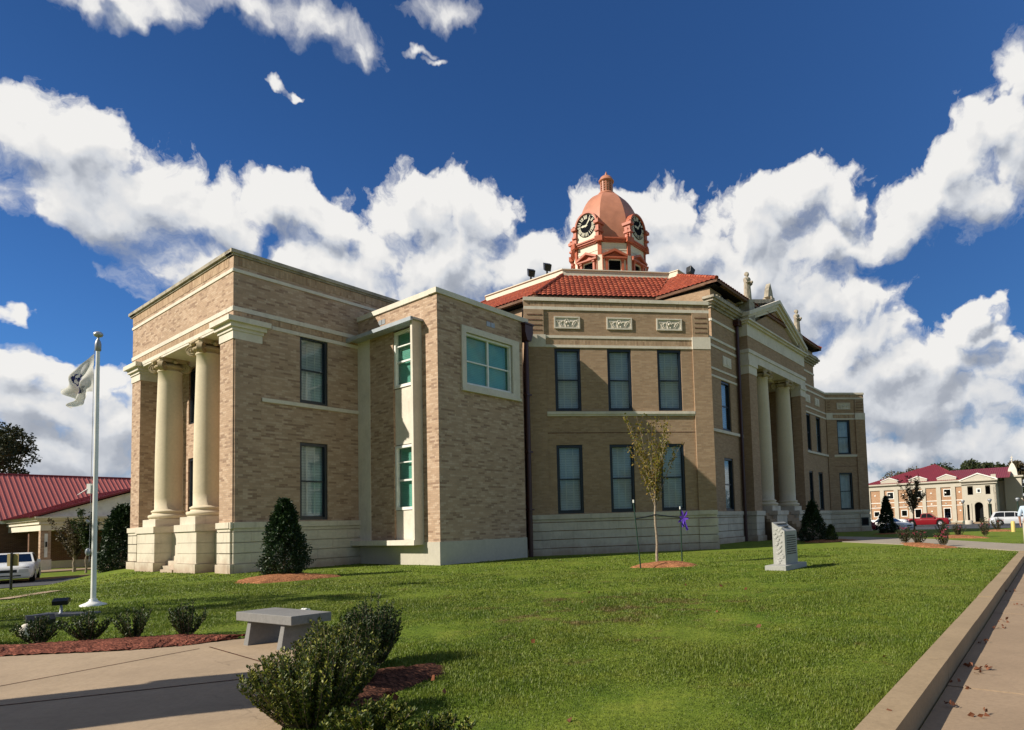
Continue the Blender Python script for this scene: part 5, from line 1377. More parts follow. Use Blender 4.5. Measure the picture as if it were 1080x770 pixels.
for a,b,c,d in wins:
    w_=MB(); w_.box(F,a,b,-.25,-.2,c,d); w_.build('window','glass_car',FB)
for l in (.46,-4.15,-8.6):
    p=MB(); p.extr(F,[(l-1.45,6.7),(l+1.45,6.7),(l+1.45,7.15),(l+1.1,7.3),(l,7.72),(l-1.1,7.3),(l-1.45,7.15)],-.4,.12); p.build('parapet_gable','grey_stucco',FB)
    p=MB(); p.extr(F,[(l-1.5,7.15),(l-1.1,7.3),(l,7.72),(l+1.1,7.3),(l+1.5,7.15),(l+1.5,7.27),(l+1.1,7.42),(l,7.86),(l-1.1,7.42),(l-1.5,7.27)],-.45,.2); p.build('gable_coping','white_paint',FB)
# entrance block with arch
FE=Fr(106.9,0,0,1,-1,0)
m=MB(); n=12; cx=-13.15; rr=.62
op=[(-12.46,-11.66,4.1,5.55),(-14.91,-14.21,4.1,5.55),(-11.80,-11.45,ZF,2.5),(-14.98,-14.5,.2,2.5)]
wall(m,FE,-15.7,-10.85,2.9,6.45,op,th=.8)
wall(m,FE,-15.7,cx-rr,ZF,2.9,op,th=.8); wall(m,FE,cx+rr,-10.85,ZF,2.9,op,th=.8)
arc=[(cx+rr*math.cos(t_),2.25+rr*math.sin(t_)) for t_ in np.linspace(0,PI,n)]
for i in range(n-1): m.extr(FE,[arc[i],(arc[i][0],2.92),(arc[i+1][0],2.92),arc[i+1]],-.8,0)
m.box(FE,-15.9,-10.7,-.9,.25,5.85,6.0); m.box(FE,-16,-10.6,-.9,.4,6.3,6.48)
m.extr(FE,[(-15.9,6.48),(-10.6,6.48),(-13.25,7.5)],-.5,.1)
m.box(FE,-15.8,-15.1,-.6,.1,6.48,7.3)
m.box(I2,107.7,118,-15.7,-10.9,5.4,6.45)
wall(m,Fr(0,-15.7,1,0,0,-1),106.9,118,ZF,6.45,[(112.6,113.4,.3,2.4),(112.6,113.4,3.6,5.2)])
m.build('entrance_block','grey_stucco',FB)
m=MB(); 
for sg in (-1,1): m.extr(FE,[(-13.25+sg*2.75,6.45),(-13.25,7.5),(-13.25,7.68),(-13.25+sg*2.75,6.62)],-.55,.22)
m.box(FE,-13.6,-12.95,0,.05,4.35,5.1); m.build('entrance_trim','white_paint',FB)
m=MB(); m.box(FE,-13.45,-13.1,.05,.07,4.5,4.95); m.build('clock_panel','navy',FB)
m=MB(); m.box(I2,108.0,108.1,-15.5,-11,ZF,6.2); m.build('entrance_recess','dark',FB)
m=MB()
for l in (-11.0,-12.0,-14.3,-15.3): m.box(FE,l-.14,l+.14,0,.10,ZF,2.7)
m.build('entrance_pilaster','grey_stucco',FB)
# corner tower with cupola
m=MB(); m.box(I2,113.2,118,-16.7,-15.6,ZF,6.4); m.box(I2,112.5,114.9,-19.0,-16.6,ZF,6.9); m.box(I2,112.2,115.2,-19.3,-16.3,6.9,7.15); m.build('tower','grey_stucco',FB)
m=MB(); m.lathe(113.7,-17.8,[(1.0,7.15),(.95,7.5),(.85,8.2),(.45,9.0),(.18,9.3)],4,sm=False,ph=PI/4); m.tube((113.7,-17.8,9.3),(113.7,-17.8,10.6),.09,.04,6); m.ball((113.7,-17.8,9.9),.16,n=8); m.box(Fr(113.7,-17.8,0,1,1,0),-.22,.22,-.04,.04,10.25,10.35); m.build('cupola','stone',FB)
m=MB()
EV=[(107.2,17,6.7),(107.2,-11,6.7),(129,-11,6.7),(129,17,6.7)]; pk=(117.2,-5.6,10.35); pk2=(117.2,5,10.35)
tile_sheet(m,EV[1],(107.2,5,6.7),pk,pk,tw=.32,ribs=True); tile_sheet(m,(107.2,5,6.7),(129,5,6.7),pk,pk,tw=.32,ribs=True)
m.add([EV[0],EV[1],pk,(117.2,11.5,8.6)],[(0,1,2,3)]) if False else None
tile_sheet(m,EV[2],EV[1],pk,pk,tw=.32,ribs=True)
m.build('roof','metal_maroon',FB,recalc=False)
m=MB(); tile_sheet(m,(108.2,-17.6,6.7),(108.2,-8,6.7),(117.5,-8,9.1),(117.5,-17.6,8.95),tw=.32,ribs=True)
m.build('roof','metal_maroon',FB,recalc=False)
# lamp posts in front
for i,(x,y,lab) in enumerate(((51.43,90.96,'dark green lamp post left of the arched entrance'),(53.0,87.0,'dark green lamp post right of the arched entrance'),(56.7,86.6,'dark green lamp post standing before the corner tower'))):
    r=root('lamp_post',lab,'lamp post',(x,y,-.4),0,'lamp posts by the far building'); m=MB(); m.lathe(0,0,[(.22,0),(.2,.3),(.09,.4),(.07,2.9),(.1,3.0)],10); m.build('post','green_post',r); m=MB(); m.lathe(0,0,[(.12,3.0),(.26,3.25),(.28,3.4),(.12,3.5)],10); m.build('lantern','metal_grey',r)
m=MB(); m.lathe(0,0,[(.5,0),(.5,.5),(.4,.6)],10); tag(m.build('planter','grey_stucco',loc=(51.0,89.0,-.5)),'squat grey planter by the far entrance','planter')
# plain brick house beyond the tower, right edge
HB=root('brick_house','low orange brick house cut by the right picture edge','house',(L0[0],L0[1],0),TH); m=MB(); m.box(I2,128,140,-40,-25,ZF,4.2); m.build('wall','brick_far',HB); m=MB(); m.profile(Fr(0,0,1,0,0,1),[(-40.5,4.2),(-24.5,4.2),(-32.5,7)],127.5,140.5); m.build('roof','metal_grey',HB)

# ------------------------------------------------------------------ vehicles
def vehicle(name,label,cat,loc,rz,kind,paint,group=None):
    """built along +x (nose at +x), width along y"""
    r=root(name,label,cat,loc,rz,group)
    if kind=='sedan': Lh,Wd=2.45,.90; low=[(-2.45,.35),(-2.42,.78),(-2.2,.90),(-1.35,.94),(1.0,.93),(1.6,.90),(2.2,.78),(2.42,.62),(2.45,.35),(2.2,.22),(-2.2,.22)]; cab=[(-1.75,.92),(-1.15,1.36),(-.6,1.42),(.1,1.40),(1.0,.92)]; wx=(-1.4,1.5); wr=.31
    if kind=='suv': Lh,Wd=2.4,.95; low=[(-2.4,.4),(-2.4,1.0),(-2.2,1.05),(1.1,1.05),(2.1,.95),(2.4,.75),(2.42,.4),(2.2,.28),(-2.2,.28)]; cab=[(-2.3,1.03),(-2.05,1.68),(-1.2,1.74),(.3,1.70),(1.15,1.03)]; wx=(-1.4,1.45); wr=.36
    if kind=='van': Lh,Wd=2.5,.98; low=[(-2.5,.35),(-2.5,.95),(-2.4,1.05),(1.2,1.02),(1.9,.93),(2.35,.75),(2.5,.5),(2.48,.3),(2.2,.22),(-2.3,.25)]; cab=[(-2.42,1.02),(-2.1,1.66),(-1.5,1.74),(.2,1.70),(.7,1.56),(1.55,1.0)]; wx=(-1.45,1.55); wr=.34
    if kind=='pickup': Lh,Wd=2.85,1.0; low=[(-2.85,.55),(-2.85,1.12),(-.65,1.12),(-.6,1.15),(1.2,1.15),(2.3,1.10),(2.75,1.0),(2.85,.8),(2.85,.5),(2.6,.4),(-2.6,.45)]; cab=[(-.75,1.12),(-.6,1.72),(-.3,1.82),(.55,1.80),(1.35,1.13)]; wx=(-1.75,1.75); wr=.41
    if kind=='compact': Lh,Wd=2.2,.88; low=[(-2.2,.35),(-2.2,.85),(-2.05,.95),(1.0,.92),(1.8,.8),(2.15,.6),(2.2,.35),(2,.22),(-2,.22)]; cab=[(-2.0,.92),(-1.6,1.36),(-.6,1.44),(.2,1.40),(1.1,.9)]; wx=(-1.3,1.35); wr=.31
    F=Fr(0,0,1,0,0,1)
    def arch(poly):
        return poly
    # body shell as stations across the width, tucked at the sides; wheel arches cut along the sill
    def sill(x):
        for w in wx:
            if abs(x-w)<wr*1.22: return wr+math.sqrt((wr*1.22)**2-(x-w)**2)
        return None
    topz=lambda x,P: np.interp(x,[p[0] for p in P],[p[1] for p in P])
    ti=[p for p in low if p[1]>.3]; ti=sorted(set([p for p in low[1:-2]]),key=lambda p:p[0])
    xs=sorted(set(list(np.linspace(-Lh,Lh,61))))
    m=MB(); prof=[]
    ys=[(-1,.0,.0),(-.97,.06,.0),(-.86,.0,.02),(0,0,.035),(.86,0,.02),(.97,.06,.0),(1,.0,.0)]
    ring=[]
    for x in xs:
        zt=float(topz(x,ti)); end=max(0,(abs(x)-(Lh-.35))/.35); taper=1-.10*end**2
        zb=.24; s_=sill(x)
        zs_=s_ if s_ else zb
        zs_=min(zs_,zt-.12)
        W_=Wd*taper
        ring.append([(x,-W_*.93,zs_),(x,-W_,max(zs_,zs_+(zt-zs_)*.35)),(x,-W_*.99,zs_+(zt-zs_)*.7),(x,-W_*.93,zt-.02),(x,-W_*.5,zt+.02),(x,0,zt+.03),(x,W_*.5,zt+.02),(x,W_*.93,zt-.02),(x,W_*.99,zs_+(zt-zs_)*.7),(x,W_,max(zs_,zs_+(zt-zs_)*.35)),(x,W_*.93,zs_)])
    k=len(ring[0]); vs=[v for q in ring for v in q]; fs=[(i*k+j,i*k+j+1,(i+1)*k+j+1,(i+1)*k+j) for i in range(len(ring)-1) for j in range(k-1)]
    fs+=[tuple(range(k)),tuple(range((len(ring)-1)*k,len(ring)*k))]; m.add(vs,fs,0,True)
    # cabin
    cw0,cw1=Wd*.93,Wd*.74; n=len(cab); 
    zmin=cab[0][1]; zmax=max(p[1] for p in cab)
    def cwid(z): return cw0+(cw1-cw0)*(z-zmin)/(zmax-zmin)
    A=[(p[0],-cwid(p[1]),p[1]) for p in cab]; B=[(p[0],cwid(p[1]),p[1]) for p in cab]
    m.add(A+B,[tuple(range(n)),tuple(range(n,2*n))]+[(i,i+1,n+i+1,n+i) for i in range(n-1)],0)
    if kind=='pickup': m.box(F,-2.80,-.8,-Wd*.85,Wd*.85,1.125,1.13,0)
    m.build('body',paint,r)
    ub=MB(); ub.box(F,-Lh*.93,Lh*.93,-Wd*.80,Wd*.80,.2,.75 if kind!='pickup' else .9); ub.build('underbody','black_metal',r)
    if kind=='pickup': q=MB(); q.box(F,-2.72,-.85,-Wd*.80,Wd*.80,1.10,1.137); q.build('cargo_bed','black_metal',r)
    # glazing
    g=MB()
    xa,xb=cab[0],cab[-1]
    for sg in (-1,1):
        top=[p for p in cab]; cxm=sum(p[0] for p in cab)/n; czm=(zmin+zmax)/2
        P=[(cxm+(p[0]-cxm)*.84,zmin+.05+(p[1]-zmin)*.80) for p in cab]
        # split by pillars
        def poly_clip(P,x0,x1):
            out=[]; 
            def cl(P,x,keepg):
                o=[]
                for i in range(len(P)):
                    a,b=P[i],P[(i+1)%len(P)]; ia=(a[0]>=x)==keepg; ib=(b[0]>=x)==keepg
                    if ia: o.append(a)
                    if ia!=ib: t=(x-a[0])/(b[0]-a[0]); o.append((x,a[1]+(b[1]-a[1])*t))
                return o
            return cl(cl(P,x0,True),x1,False)
        x0=min(p[0] for p in P); x1=max(p[0] for p in P); cuts=[x0,x0+(x1-x0)*(.36 if kind!='pickup' else .45),x0+(x1-x0)*.68,x1] if kind!='pickup' else [x0,x0+(x1-x0)*.42,x1]
        for i in range(len(cuts)-1):
            q=poly_clip(P,cuts[i]+.03,cuts[i+1]-.03)
            if len(q)>2:
                vs=[(p[0],sg*(cwid(p[1])+.006),p[1]) for p in q]; g.add(vs,[tuple(range(len(vs)))])
    def screen(p,q):
        a=Vector((p[0],0,p[1])); b=Vector((q[0],0,q[1])); nrm=Vector((-(b-a).z,0,(b-a).x)).normalized()
        if nrm.z<0: nrm=-nrm
        a2=a.lerp(b,.10)+nrm*.006; b2=a.lerp(b,.90)+nrm*.006
        g.add([(a2.x,-cwid(a2.z)*.90,a2.z),(a2.x,cwid(a2.z)*.90,a2.z),(b2.x,cwid(b2.z)*.90,b2.z),(b2.x,-cwid(b2.z)*.90,b2.z)],[(0,1,2,3)])
    screen(cab[-2] if kind!='van' else cab[-2],cab[-1]); screen(cab[0],cab[1])
    g.build('windows','glass_car',r)
    for w in wx:
        for sg in (-1,1):
            t=MB(); y0=sg*(Wd-.20); y1=sg*(Wd-.0)
            t.tube((w,y0,wr),(w,y1,wr),wr,wr,22); o=t.build('wheel','tyre',r)
            h=MB(); h.tube((w,y1-sg*.01,wr),(w,y1+sg*.012,wr),wr*.60,wr*.55,16); 
            for q in range(5): a=q*2*PI/5; h.tube((w,y1+sg*.014,wr),(w+wr*.5*math.cos(a),y1+sg*.014,wr+wr*.5*math.sin(a)),.03,.03,4)
            h.build('rim','rim',o)
    fz=float(topz(Lh-.15,ti)); 
    for sg in (-1,1):
        h=MB(); h.box(F,Lh-.16,Lh+.012,sg*Wd*.60-.17,sg*Wd*.60+.17,fz-.20,fz-.06); h.build('headlight','lamp',r)
        h=MB(); h.box(F,-Lh-.012,-Lh+.1,sg*Wd*.72-.12,sg*Wd*.72+.12,.72,.98); h.build('tail_light','tail',r)
        h=MB(); h.box(F,cab[-1][0]-.38,cab[-1][0]-.22,sg*(Wd+.08)-.07,sg*(Wd+.08)+.07,zmin+.02,zmin+.16); h.build('mirror',paint,r)
    b=MB(); b.box(F,Lh-.05,Lh+.06,-Wd*.86,Wd*.86,.30,.50); b.build('front_bumper',paint if kind in('sedan','van','compact') else 'metal_grey',r); b=MB(); b.box(F,-Lh-.07,-Lh+.05,-Wd*.86,Wd*.86,.38,.58); b.build('rear_bumper',paint if kind in('sedan','van','compact') else 'metal_grey',r)
    b=MB(); b.box(F,Lh-.02,Lh+.015,-Wd*.34,Wd*.34,fz-.20,fz-.07); b.build('grille','black_metal',r)
    if kind in ('sedan','compact'): b=MB(); b.box(F,Lh+.055,Lh+.065,-Wd*.5,Wd*.5,.32,.38); b.build('lower_intake','black_metal',r)
    return r
vehicle('parked_car','white sedan facing the viewer, cut by the left picture edge','car',(-30.9,31.5,-.63),R(-50),'sedan','car_white')
vehicle('pickup_truck','dark red pickup truck parked across the far street','pickup',(43.6,86.3,-.5),math.atan2(B_[1],B_[0])+PI+.02,'pickup','car_red','vehicles on the far street')
vehicle('pickup_truck','white pickup truck partly hidden behind the narrow conifer','pickup',(36.2,82.9,-.5),math.atan2(B_[1],B_[0])+PI,'pickup','car_white','vehicles on the far street')
vehicle('minivan','pale silver minivan parked in front of the far arched entrance','minivan',(49.3,76.2,-.5),math.atan2(B_[1],B_[0])+PI+.0,'van','car_silver','vehicles on the far street')
vehicle('parked_car','red hatchback showing its tail beside the courthouse corner','car',(26.9,69.8,-.5),math.atan2(B_[1],B_[0])+.35,'compact','car_red','vehicles on the far street')
vehicle('parked_car','white car between the red hatchback and the narrow conifer','car',(30.6,68.7,-.5),math.atan2(B_[1],B_[0])+PI-.5,'sedan','car_white','vehicles on the far street')

# ------------------------------------------------------------------ person at the right edge
def skinned(name,joints,edges,mat,parent,sub=2,loc=None):
    me=bpy.data.meshes.new(name); me.from_pydata([j[0] for j in joints],edges,[]); o=bpy.data.objects.new(name,me); COL.objects.link(o)
    md=o.modifiers.new('skin','SKIN'); sv=me.skin_vertices[0].data
    for i,j in enumerate(joints): sv[i].radius=(j[1],j[2] if len(j)>2 else j[1]); 
    sv[0].use_root=True
    ss=o.modifiers.new('sub','SUBSURF'); ss.levels=sub; ss.render_levels=sub
    bpy.context.view_layer.update(); dg=bpy.context.evaluated_depsgraph_get(); m2=bpy.data.meshes.new_from_object(o.evaluated_get(dg)); o.modifiers.clear(); o.data=m2; m2.materials.clear(); m2.materials.append(M[mat])
    for p in m2.polygons: p.use_smooth=True; p.material_index=0
    if parent is not None: o.parent=parent
    return o
pr=root('person','standing person in light blue shirt and khaki trousers at the right picture edge','person',(14.32,21.35,.03),R(150))
J=[((0,0,.95),.13,.10),((0,0,1.15),.13,.095),((0,0,1.36),.16,.10),((0,0,1.47),.06,.06),((0,.0,1.54),.055,.055),((0,-.01,1.66),.085,.10),((0,0,1.75),.06,.07),
   ((.19,0,1.40),.055),((.27,.02,1.12),.042),((.25,-.10,.90),.032),((.245,-.13,.82),.036,.02),
   ((-.19,0,1.40),.055),((-.27,.02,1.12),.042),((-.25,-.10,.90),.032),((-.245,-.13,.82),.036,.02),
   ((.10,0,.86),.085),((.11,-.01,.48),.055),((.115,.02,.09),.04),((.12,-.13,.04),.035,.03),
   ((-.10,0,.86),.085),((-.11,-.01,.48),.055),((-.115,.02,.09),.04),((-.12,-.13,.04),.035,.03)]
Ed=[(0,1),(1,2),(2,3),(3,4),(4,5),(5,6),(2,7),(7,8),(8,9),(9,10),(2,11),(11,12),(12,13),(13,14),(0,15),(15,16),(16,17),(17,18),(0,19),(19,20),(20,21),(21,22)]
for sx_ in (1,-1):
    hb=10 if sx_>0 else 14
    for f in range(5):
        b0=len(J); x0=J[hb][0][0]; 
        if f<4: y=-.13-.028*(f-1.5); J+= [((x0,y,.775),.010),((x0-.006*sx_,y-.006,.735-.004*abs(f-1.5)),.009)]
        else: J+= [((x0-.01*sx_,-.185,.81),.011),((x0-.015*sx_,-.195,.775),.010)]
        Ed+=[(hb,b0),(b0,b0+1)]
body_=skinned('body',J,Ed,'skin',pr)
SJ=[((0,0,.93),.165,.125),((0,0,1.12),.165,.12),((0,0,1.36),.185,.12),((0,0,1.46),.08,.075),((.19,0,1.40),.075),((.265,.02,1.16),.065),((.27,.02,1.08),.06),((-.19,0,1.40),.075),((-.265,.02,1.16),.065),((-.27,.02,1.08),.06)]
skinned('shirt',SJ,[(0,1),(1,2),(2,3),(2,4),(4,5),(5,6),(2,7),(7,8),(8,9)],'shirt',pr)
TJ=[((0,0,.97),.165,.125),((.10,0,.84),.105),((.112,0,.48),.08),((.118,.01,.08),.072),((-.10,0,.84),.105),((-.112,0,.48),.08),((-.118,.01,.08),.072)]
skinned('trousers',TJ,[(0,1),(1,2),(2,3),(0,4),(4,5),(5,6)],'khaki',pr)
m=MB(); m.ball((0,.02,1.715),.105,n=16,sz=1.0,sx=.88); m.build('hair','hair',pr)
for sx_ in (1,-1):
    m=MB(); m.ball((.12*sx_,-.06,.05),.06,n=12,sy=2.2,sz=.8,sx=.85); m.build('shoe','shoe',pr)
m=MB(); m.ball((0,-.115,1.655),.018,n=8,sz=1.5); 
for sx_ in (1,-1): m.ball((.092*sx_,0,1.655),.022,n=8,sx=.5,sz=1.5)
m.build('nose_and_ears','skin',pr)
m=MB()
for sx_ in (1,-1): m.ball((.033*sx_,-.098,1.68),.010,n=8)
m.box(I2,-.025,.025,-.104,-.095,1.612,1.617); m.build('face_features','hair',pr)

# ------------------------------------------------------------------ grass blades
def grass():
    g=np.random.RandomState(12); X=[];Y=[];Sz=[]
    def region(y0,y1,dens,size):
        n=int((y1-y0)*(y1*1.8)*dens); y=g.uniform(y0,y1,n); x=g.uniform(-1.03,.68,n)*y; X.append(x);Y.append(y);Sz.append(size*g.uniform(.6,1.35,n))
    region(3.5,5.5,5200,.024); region(5.5,8,3200,.027); region(8,12,1500,.031); region(12,18,500,.036); region(18,26,120,.04)
    x=np.concatenate(X);y=np.concatenate(Y);s=np.concatenate(Sz)
    S_,T_=to_st(x,y)
    keep=(T_>-22.59+.02*np.sin(x*9))
    def inpoly(P):
        c=np.zeros(len(x),bool); n=len(P)
        for i in range(n):
            x0,y0=P[i];x1,y1=P[(i+1)%n]
            c^=((y0>y)!=(y1>y))&(x<(x1-x0)*(y-y0)/(y1-y0+1e-12)+x0)
        return c
    keep&=~inpoly(pz)&~inpoly(wk)&~inpoly(mulch_poly)
    keep&=~((S_>-.3)&(T_>-.15)&(T_<10.5))&~((S_>4.7)&(T_>-5.35))&~((S_+T_>5.3)&(S_>9.3)&(T_>-11.5)&(S_<22))&~((T_>-9.6)&(S_>15))
    for (cx,cy,r_) in ((-9.75,18,1.0),(1.45,18.7,.85),(-10.74,12.63,.2),(-10.05,11.2,.45)): keep&=((x-cx)**2+(y-cy)**2>r_*r_)
    c,s_=math.cos(.35),math.sin(.35); dx,dy=x+2.2,y-5.35; keep&=(((dx*c-dy*s_)/.42)**2+((dx*s_+dy*c)/.95)**2>.8)
    keep&=~((x>4.1)&(x<5.5)&(y>15.6)&(y<17.2)&(np.abs((x-4.25)*B_[0]+(y-15.75)*B_[1]-.18)<.32))
    # thin out in worn patches
    x=x[keep];y=y[keep];s=s[keep];S_=S_[keep];T_=T_[keep]
    z=zterr(S_,T_); n=len(x)
    a=g.uniform(0,2*PI,n); lean=g.uniform(.1,.75,n)*s; w=.0016+.0007*y; 
    clump=.75+.35*np.sin(x*2.1+np.sin(y*1.7))*np.sin(y*2.3+x*.6); s=s*clump
    b0=np.stack([x-np.sin(a)*w,y+np.cos(a)*w,z-.005],1); b1=np.stack([x+np.sin(a)*w,y-np.cos(a)*w,z-.005],1)
    tp=np.stack([x+np.cos(a)*lean,y+np.sin(a)*lean,z+s],1)
    V=np.stack([b0,b1,tp],1).reshape(-1,3); me=bpy.data.meshes.new('grass'); me.vertices.add(3*n); me.vertices.foreach_set('co',V.ravel()); me.loops.add(3*n); me.polygons.add(n)
    me.loops.foreach_set('vertex_index',np.arange(3*n,dtype=np.int32)); me.polygons.foreach_set('loop_start',(np.arange(n)*3).astype(np.int32)); me.update(calc_edges=True); me.materials.append(M['blade'])
    o=bpy.data.objects.new('grass',me); COL.objects.link(o); tag(o,'short mown grass blades of the lawn','grass',kind='stuff'); print('blades',n)
grass()
# ------------------------------------------------------------------ camera, light, sky
cam=bpy.data.cameras.new('camera'); co=bpy.data.objects.new('camera',cam); COL.objects.link(co)
cam.sensor_width=36; cam.lens=36*646.52/1080; cam.shift_x=-(648.877-540)/1080; cam.shift_y=(512.994-385)/1080
cam.clip_start=.1; cam.clip_end=6000
co.matrix_world=Matrix.Translation((0,0,1.35))@Matrix.Rotation(PI/2+.0595,4,'X')@Matrix.Rotation(-.0319,4,'Z')
S.camera=co
AZ,EL=R(24),R(34)     # direction the shadows run (from +x), sun height
sd=Vector((-math.cos(AZ)*math.cos(EL),-math.sin(AZ)*math.cos(EL),math.sin(EL)))
sl=bpy.data.lights.new('sun','SUN'); sl.energy=5.0; sl.angle=R(.53); sl.color=(1,.92,.79)
so=bpy.data.objects.new('sun',sl); COL.objects.link(so); so.rotation_euler=sd.to_track_quat('Z','Y').to_euler(); so.location=(-30,-20,40)
W=bpy.data.worlds.new('World'); S.world=W; W.use_nodes=True; nt=W.node_tree; nt.nodes.clear()
wo=N(nt,'ShaderNodeOutputWorld'); bg=N(nt,'ShaderNodeBackground'); L(nt,bg.outputs[0],wo.inputs[0]); bg.inputs[1].default_value=.06
sky=N(nt,'ShaderNodeTexSky',sky_type='NISHITA'); sky.sun_disc=False; sky.sun_elevation=EL; sky.sun_rotation=math.atan2(-sd.x,sd.y)
sky.air_density=1.0; sky.dust_density=1.4; sky.ozone_density=2.5; sky.altitude=50
SKYTINT=(.40,.80,1.32)
blue=mixc(nt,1.0,sky.outputs[0],SKYTINT,'MULTIPLY')
CL=[(-0.785,0.456,0.061,0.04),(-0.725,0.456,0.068,0.048),(-0.648,0.437,0.061,0.059),(-0.701,0.406,0.084,0.038),(-0.578,0.414,0.062,0.048),(-0.496,0.441,0.059,0.038),(-0.439,0.439,0.052,0.041),(-0.589,0.347,0.088,0.059),(-0.433,0.371,0.131,0.07),(-0.293,0.469,0.07,0.045),(-0.219,0.475,0.068,0.043),(-0.265,0.393,0.133,0.067),(-0.128,0.413,0.109,0.057),(-0.62,0.294,0.031,0.048),(-0.003,0.392,0.095,0.055),(-0.676,0.62,0.06,0.016),(-0.63,0.636,0.032,0.02),(-0.539,0.655,0.054,0.02),(-0.451,0.669,0.073,0.025),(-0.401,0.657,0.03,0.023),(-0.258,0.714,0.052,0.021),(-0.304,0.661,0.03,0.006),(-0.272,0.65,0.021,0.006),(-0.473,0.592,0.013,0.005),(-0.508,0.601,0.016,0.006),(0.08,0.469,0.079,0.041),(0.0,0.475,0.051,0.034),(0.124,0.413,0.109,0.065),(0.317,0.475,0.075,0.041),(0.248,0.434,0.089,0.057),(0.372,0.447,0.039,0.034),(0.349,0.407,0.077,0.043),(0.229,0.362,0.134,0.066),(0.396,0.386,0.038,0.018),(0.616,0.536,0.038,0.049),(0.579,0.496,0.049,0.046),(0.61,0.454,0.045,0.053),(0.53,0.46,0.057,0.043),(0.49,0.429,0.059,0.04),(0.55,0.414,0.069,0.041),(0.45,0.401,0.051,0.037),(0.329,0.309,0.112,0.049),(0.382,0.268,0.081,0.044),(0.433,0.226,0.096,0.043),(0.565,0.285,0.022,0.017),(0.551,0.245,0.043,0.03),(0.495,0.204,0.084,0.045),(0.576,0.198,0.049,0.038),(0.338,0.21,0.111,0.071),(0.467,0.153,0.161,0.057),(0.452,0.093,0.188,0.05),(-0.789,0.268,0.014,0.016),(-0.776,0.203,0.05,0.028),(-0.721,0.191,0.046,0.03),(-0.75,0.154,0.084,0.041),(-0.688,0.142,0.056,0.048),(-0.741,0.103,0.102,0.046)]
CL+=[(1.2,.4,.25,.15),(-1.3,.35,.3,.15),(0,.02,3.2,.07),(2.4,.7,1.1,.6),(-2.6,.8,1.2,.6),(1.5,1.0,.6,.4),(0,1.4,3.2,.36)]  # horizon band, and clouds added out of view to neutralise blue fill light
def vm(op,a,b):
    n=N(grp,'ShaderNodeVectorMath',operation=op)
    for i,v in enumerate((a,b)):
        if v is None: continue
        if isinstance(v,tuple): n.inputs[i].default_value=v
        else: L(grp,v,n.inputs[i])
    return n.outputs['Value'] if op=='LENGTH' else n.outputs['Vector']
def cloud_nodes(fine):
    global grp,gi,go
    grp=bpy.data.node_groups.new('cloud_field_fine' if fine else 'cloud_field_smooth','ShaderNodeTree')
    grp.interface.new_socket('P',in_out='INPUT',socket_type='NodeSocketVector'); grp.interface.new_socket('D',in_out='OUTPUT',socket_type='NodeSocketFloat'); grp.interface.new_socket('S',in_out='OUTPUT',socket_type='NodeSocketFloat')
    gi=grp.nodes.new('NodeGroupInput'); go=grp.nodes.new('NodeGroupOutput')
    def ncol(scale,det,r=.6):
        n=N(grp,'ShaderNodeTexNoise',noise_dimensions='2D'); setin(n,Scale=scale,Detail=det,Roughness=r); L(grp,gi.outputs[0],n.inputs['Vector']); return n
    def noise2(vec,scale,det,r):
        n=N(grp,'ShaderNodeTexNoise',noise_dimensions='2D'); setin(n,Scale=scale,Detail=det,Roughness=r); L(grp,vec,n.inputs['Vector']); return n.outputs['Fac']
    n1=ncol(9,3,.5); w1=vm('MULTIPLY',vm('SUBTRACT',n1.outputs['Color'],(.5,.5,.5)),(.11,.075,0))
    n2=ncol(34,3,.6); w2=vm('MULTIPLY',vm('SUBTRACT',n2.outputs['Color'],(.5,.5,.5)),(.03,.026,0))
    pw=vm('ADD',vm('ADD',gi.outputs[0],w1),w2)
    cur_=None
    for (a,e,ra,re) in CL:
        k_=1.0 if ra<.035 else 1.06
        v=vm('MULTIPLY',vm('SUBTRACT',pw,(a,e,0)),(1/(ra*k_),1/(re*k_),0)); l=vm('LENGTH',v,None)
        if cur_ is None: cur_=l
        else:
            m=N(grp,'ShaderNodeMath',operation='SMOOTH_MIN'); L(grp,cur_,m.inputs[0]); L(grp,l,m.inputs[1]); m.inputs[2].default_value=.45; cur_=m.outputs[0]
    base=math_(grp,'SUBTRACT',1.0,cur_)
    def billow(scale,v_in):
        v=N(grp,'ShaderNodeTexVoronoi',feature='SMOOTH_F1',voronoi_dimensions='2D'); setin(v,Scale=scale,Smoothness=.25); L(grp,v_in,v.inputs['Vector']); return math_(grp,'SUBTRACT',.5,v.outputs['Distance'])
    f1=noise2(pw,9,2,.5)
    lowf=math_(grp,'ADD',base,math_(grp,'MULTIPLY',math_(grp,'SUBTRACT',f1,.5),1.1))
    lowf=math_(grp,'ADD',lowf,math_(grp,'MULTIPLY',billow(19,pw),.34)); lowf=math_(grp,'ADD',lowf,math_(grp,'MULTIPLY',billow(50,pw),.16))
    if fine: dd=math_(grp,'ADD',lowf,math_(grp,'MULTIPLY',math_(grp,'SUBTRACT',noise2(pw,24,6,.66),.5),.95)); L(grp,dd,go.inputs[0])
    L(grp,lowf,go.inputs[1])
    return grp

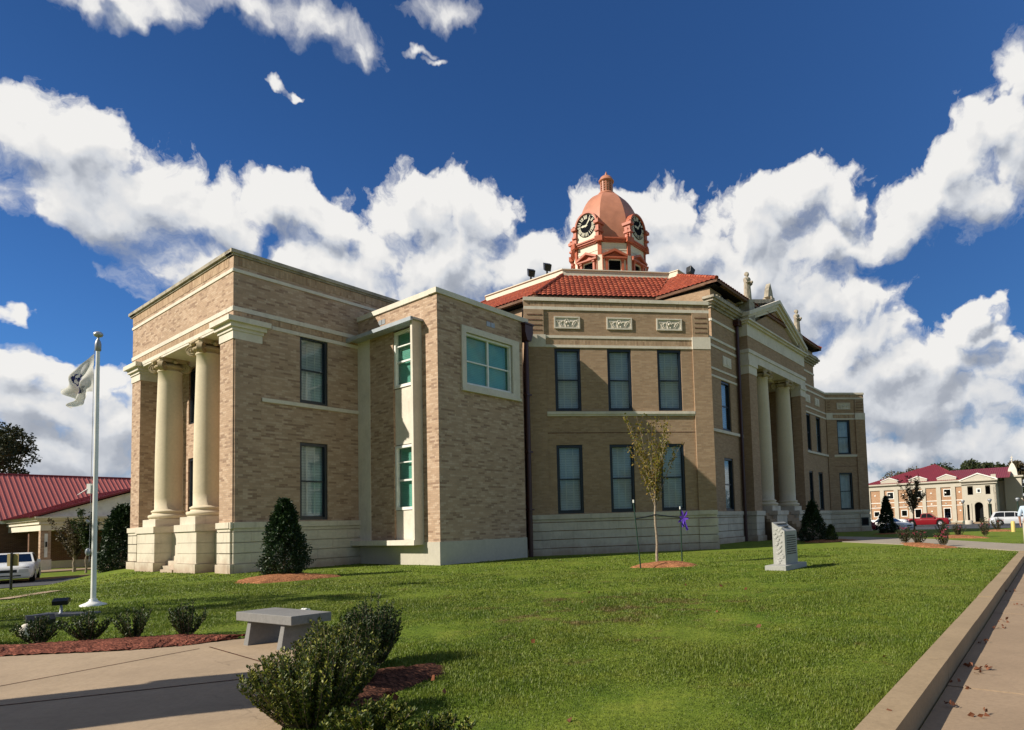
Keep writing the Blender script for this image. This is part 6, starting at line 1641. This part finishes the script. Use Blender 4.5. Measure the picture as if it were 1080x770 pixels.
tc=N(nt,'ShaderNodeTexCoord'); nv=N(nt,'ShaderNodeVectorMath',operation='NORMALIZE'); L(nt,tc.outputs['Generated'],nv.inputs[0])
sx=N(nt,'ShaderNodeSeparateXYZ'); L(nt,nv.outputs[0],sx.inputs[0])
az=math_(nt,'ARCTAN2',sx.outputs[0],sx.outputs[1]); el=math_(nt,'ARCSINE',sx.outputs[2])
cb=N(nt,'ShaderNodeCombineXYZ'); L(nt,az,cb.inputs[0]); L(nt,el,cb.inputs[1])
GF=cloud_nodes(True); GS=cloud_nodes(False)
def G_(vec,grp):
    n=N(nt,'ShaderNodeGroup'); n.node_tree=grp; L(nt,vec,n.inputs[0]); return n.outputs
g0=G_(cb.outputs[0],GF); d0=g0[0]; s0=g0[1]
of=N(nt,'ShaderNodeVectorMath',operation='ADD'); L(nt,cb.outputs[0],of.inputs[0]); of.inputs[1].default_value=(-.012,.030,0)
s1=G_(of.outputs[0],GS)[1]
# crisp sunlit tops, soft ragged undersides
top=math_(nt,'SUBTRACT',s0,s1)
wid=N(nt,'ShaderNodeMapRange'); wid.inputs[1].default_value=-.12; wid.inputs[2].default_value=.22; wid.inputs[3].default_value=.75; wid.inputs[4].default_value=.36; L(nt,top,wid.inputs[0])
al=N(nt,'ShaderNodeMath',operation='DIVIDE',use_clamp=True); L(nt,math_(nt,'ADD',d0,.10),al.inputs[0]); hi_=ramp(nt,el,[(.53,(0,0,0)),(.66,(.9,.9,.9))]); L(nt,math_(nt,'ADD',wid.outputs[0],hi_),al.inputs[1])
alpha=ramp(nt,al.outputs[0],[(.0,(0,0,0)),(.35,(.38,)*3),(.75,(.88,)*3),(1,(1,1,1))])
shade=math_(nt,'SUBTRACT',math_(nt,'MULTIPLY',s1,.46),math_(nt,'MULTIPLY',top,.42))
shade=math_(nt,'SUBTRACT',shade,math_(nt,'MULTIPLY',math_(nt,'SUBTRACT',d0,s0),.22))
elr=ramp(nt,el,[(.02,(1,1,1)),(.46,(0,0,0))])
shade=math_(nt,'ADD',shade,math_(nt,'MULTIPLY',elr,.17))
cc=ramp(nt,shade,[(.0,(11.3,11.15,10.9)),(.14,(10.2,10.15,10.1)),(.34,(8.4,8.7,9.2)),(.62,(5.2,5.6,6.4)),(1.0,(4.0,4.4,5.2))])
# clouds behind the viewer darkened to cut fill light on shaded walls
cc=mixc(nt,1.0,cc,ramp(nt,math_(nt,'ADD',math_(nt,'MULTIPLY',sx.outputs[1],.5),.5),[(.42,(.30,.29,.27)),(.62,(1,1,1))]),'MULTIPLY')
L(nt,mixc(nt,alpha,blue,cc),bg.inputs[0])
# smooth sampling of the sky light
W.cycles.sampling_method='MANUAL'; W.cycles.sample_map_resolution=512
S.view_settings.view_transform='Standard'; S.view_settings.look='None'; S.view_settings.exposure=.38; S.view_settings.gamma=1
S.render.resolution_x=1024; S.render.resolution_y=730
S.render.engine='CYCLES'
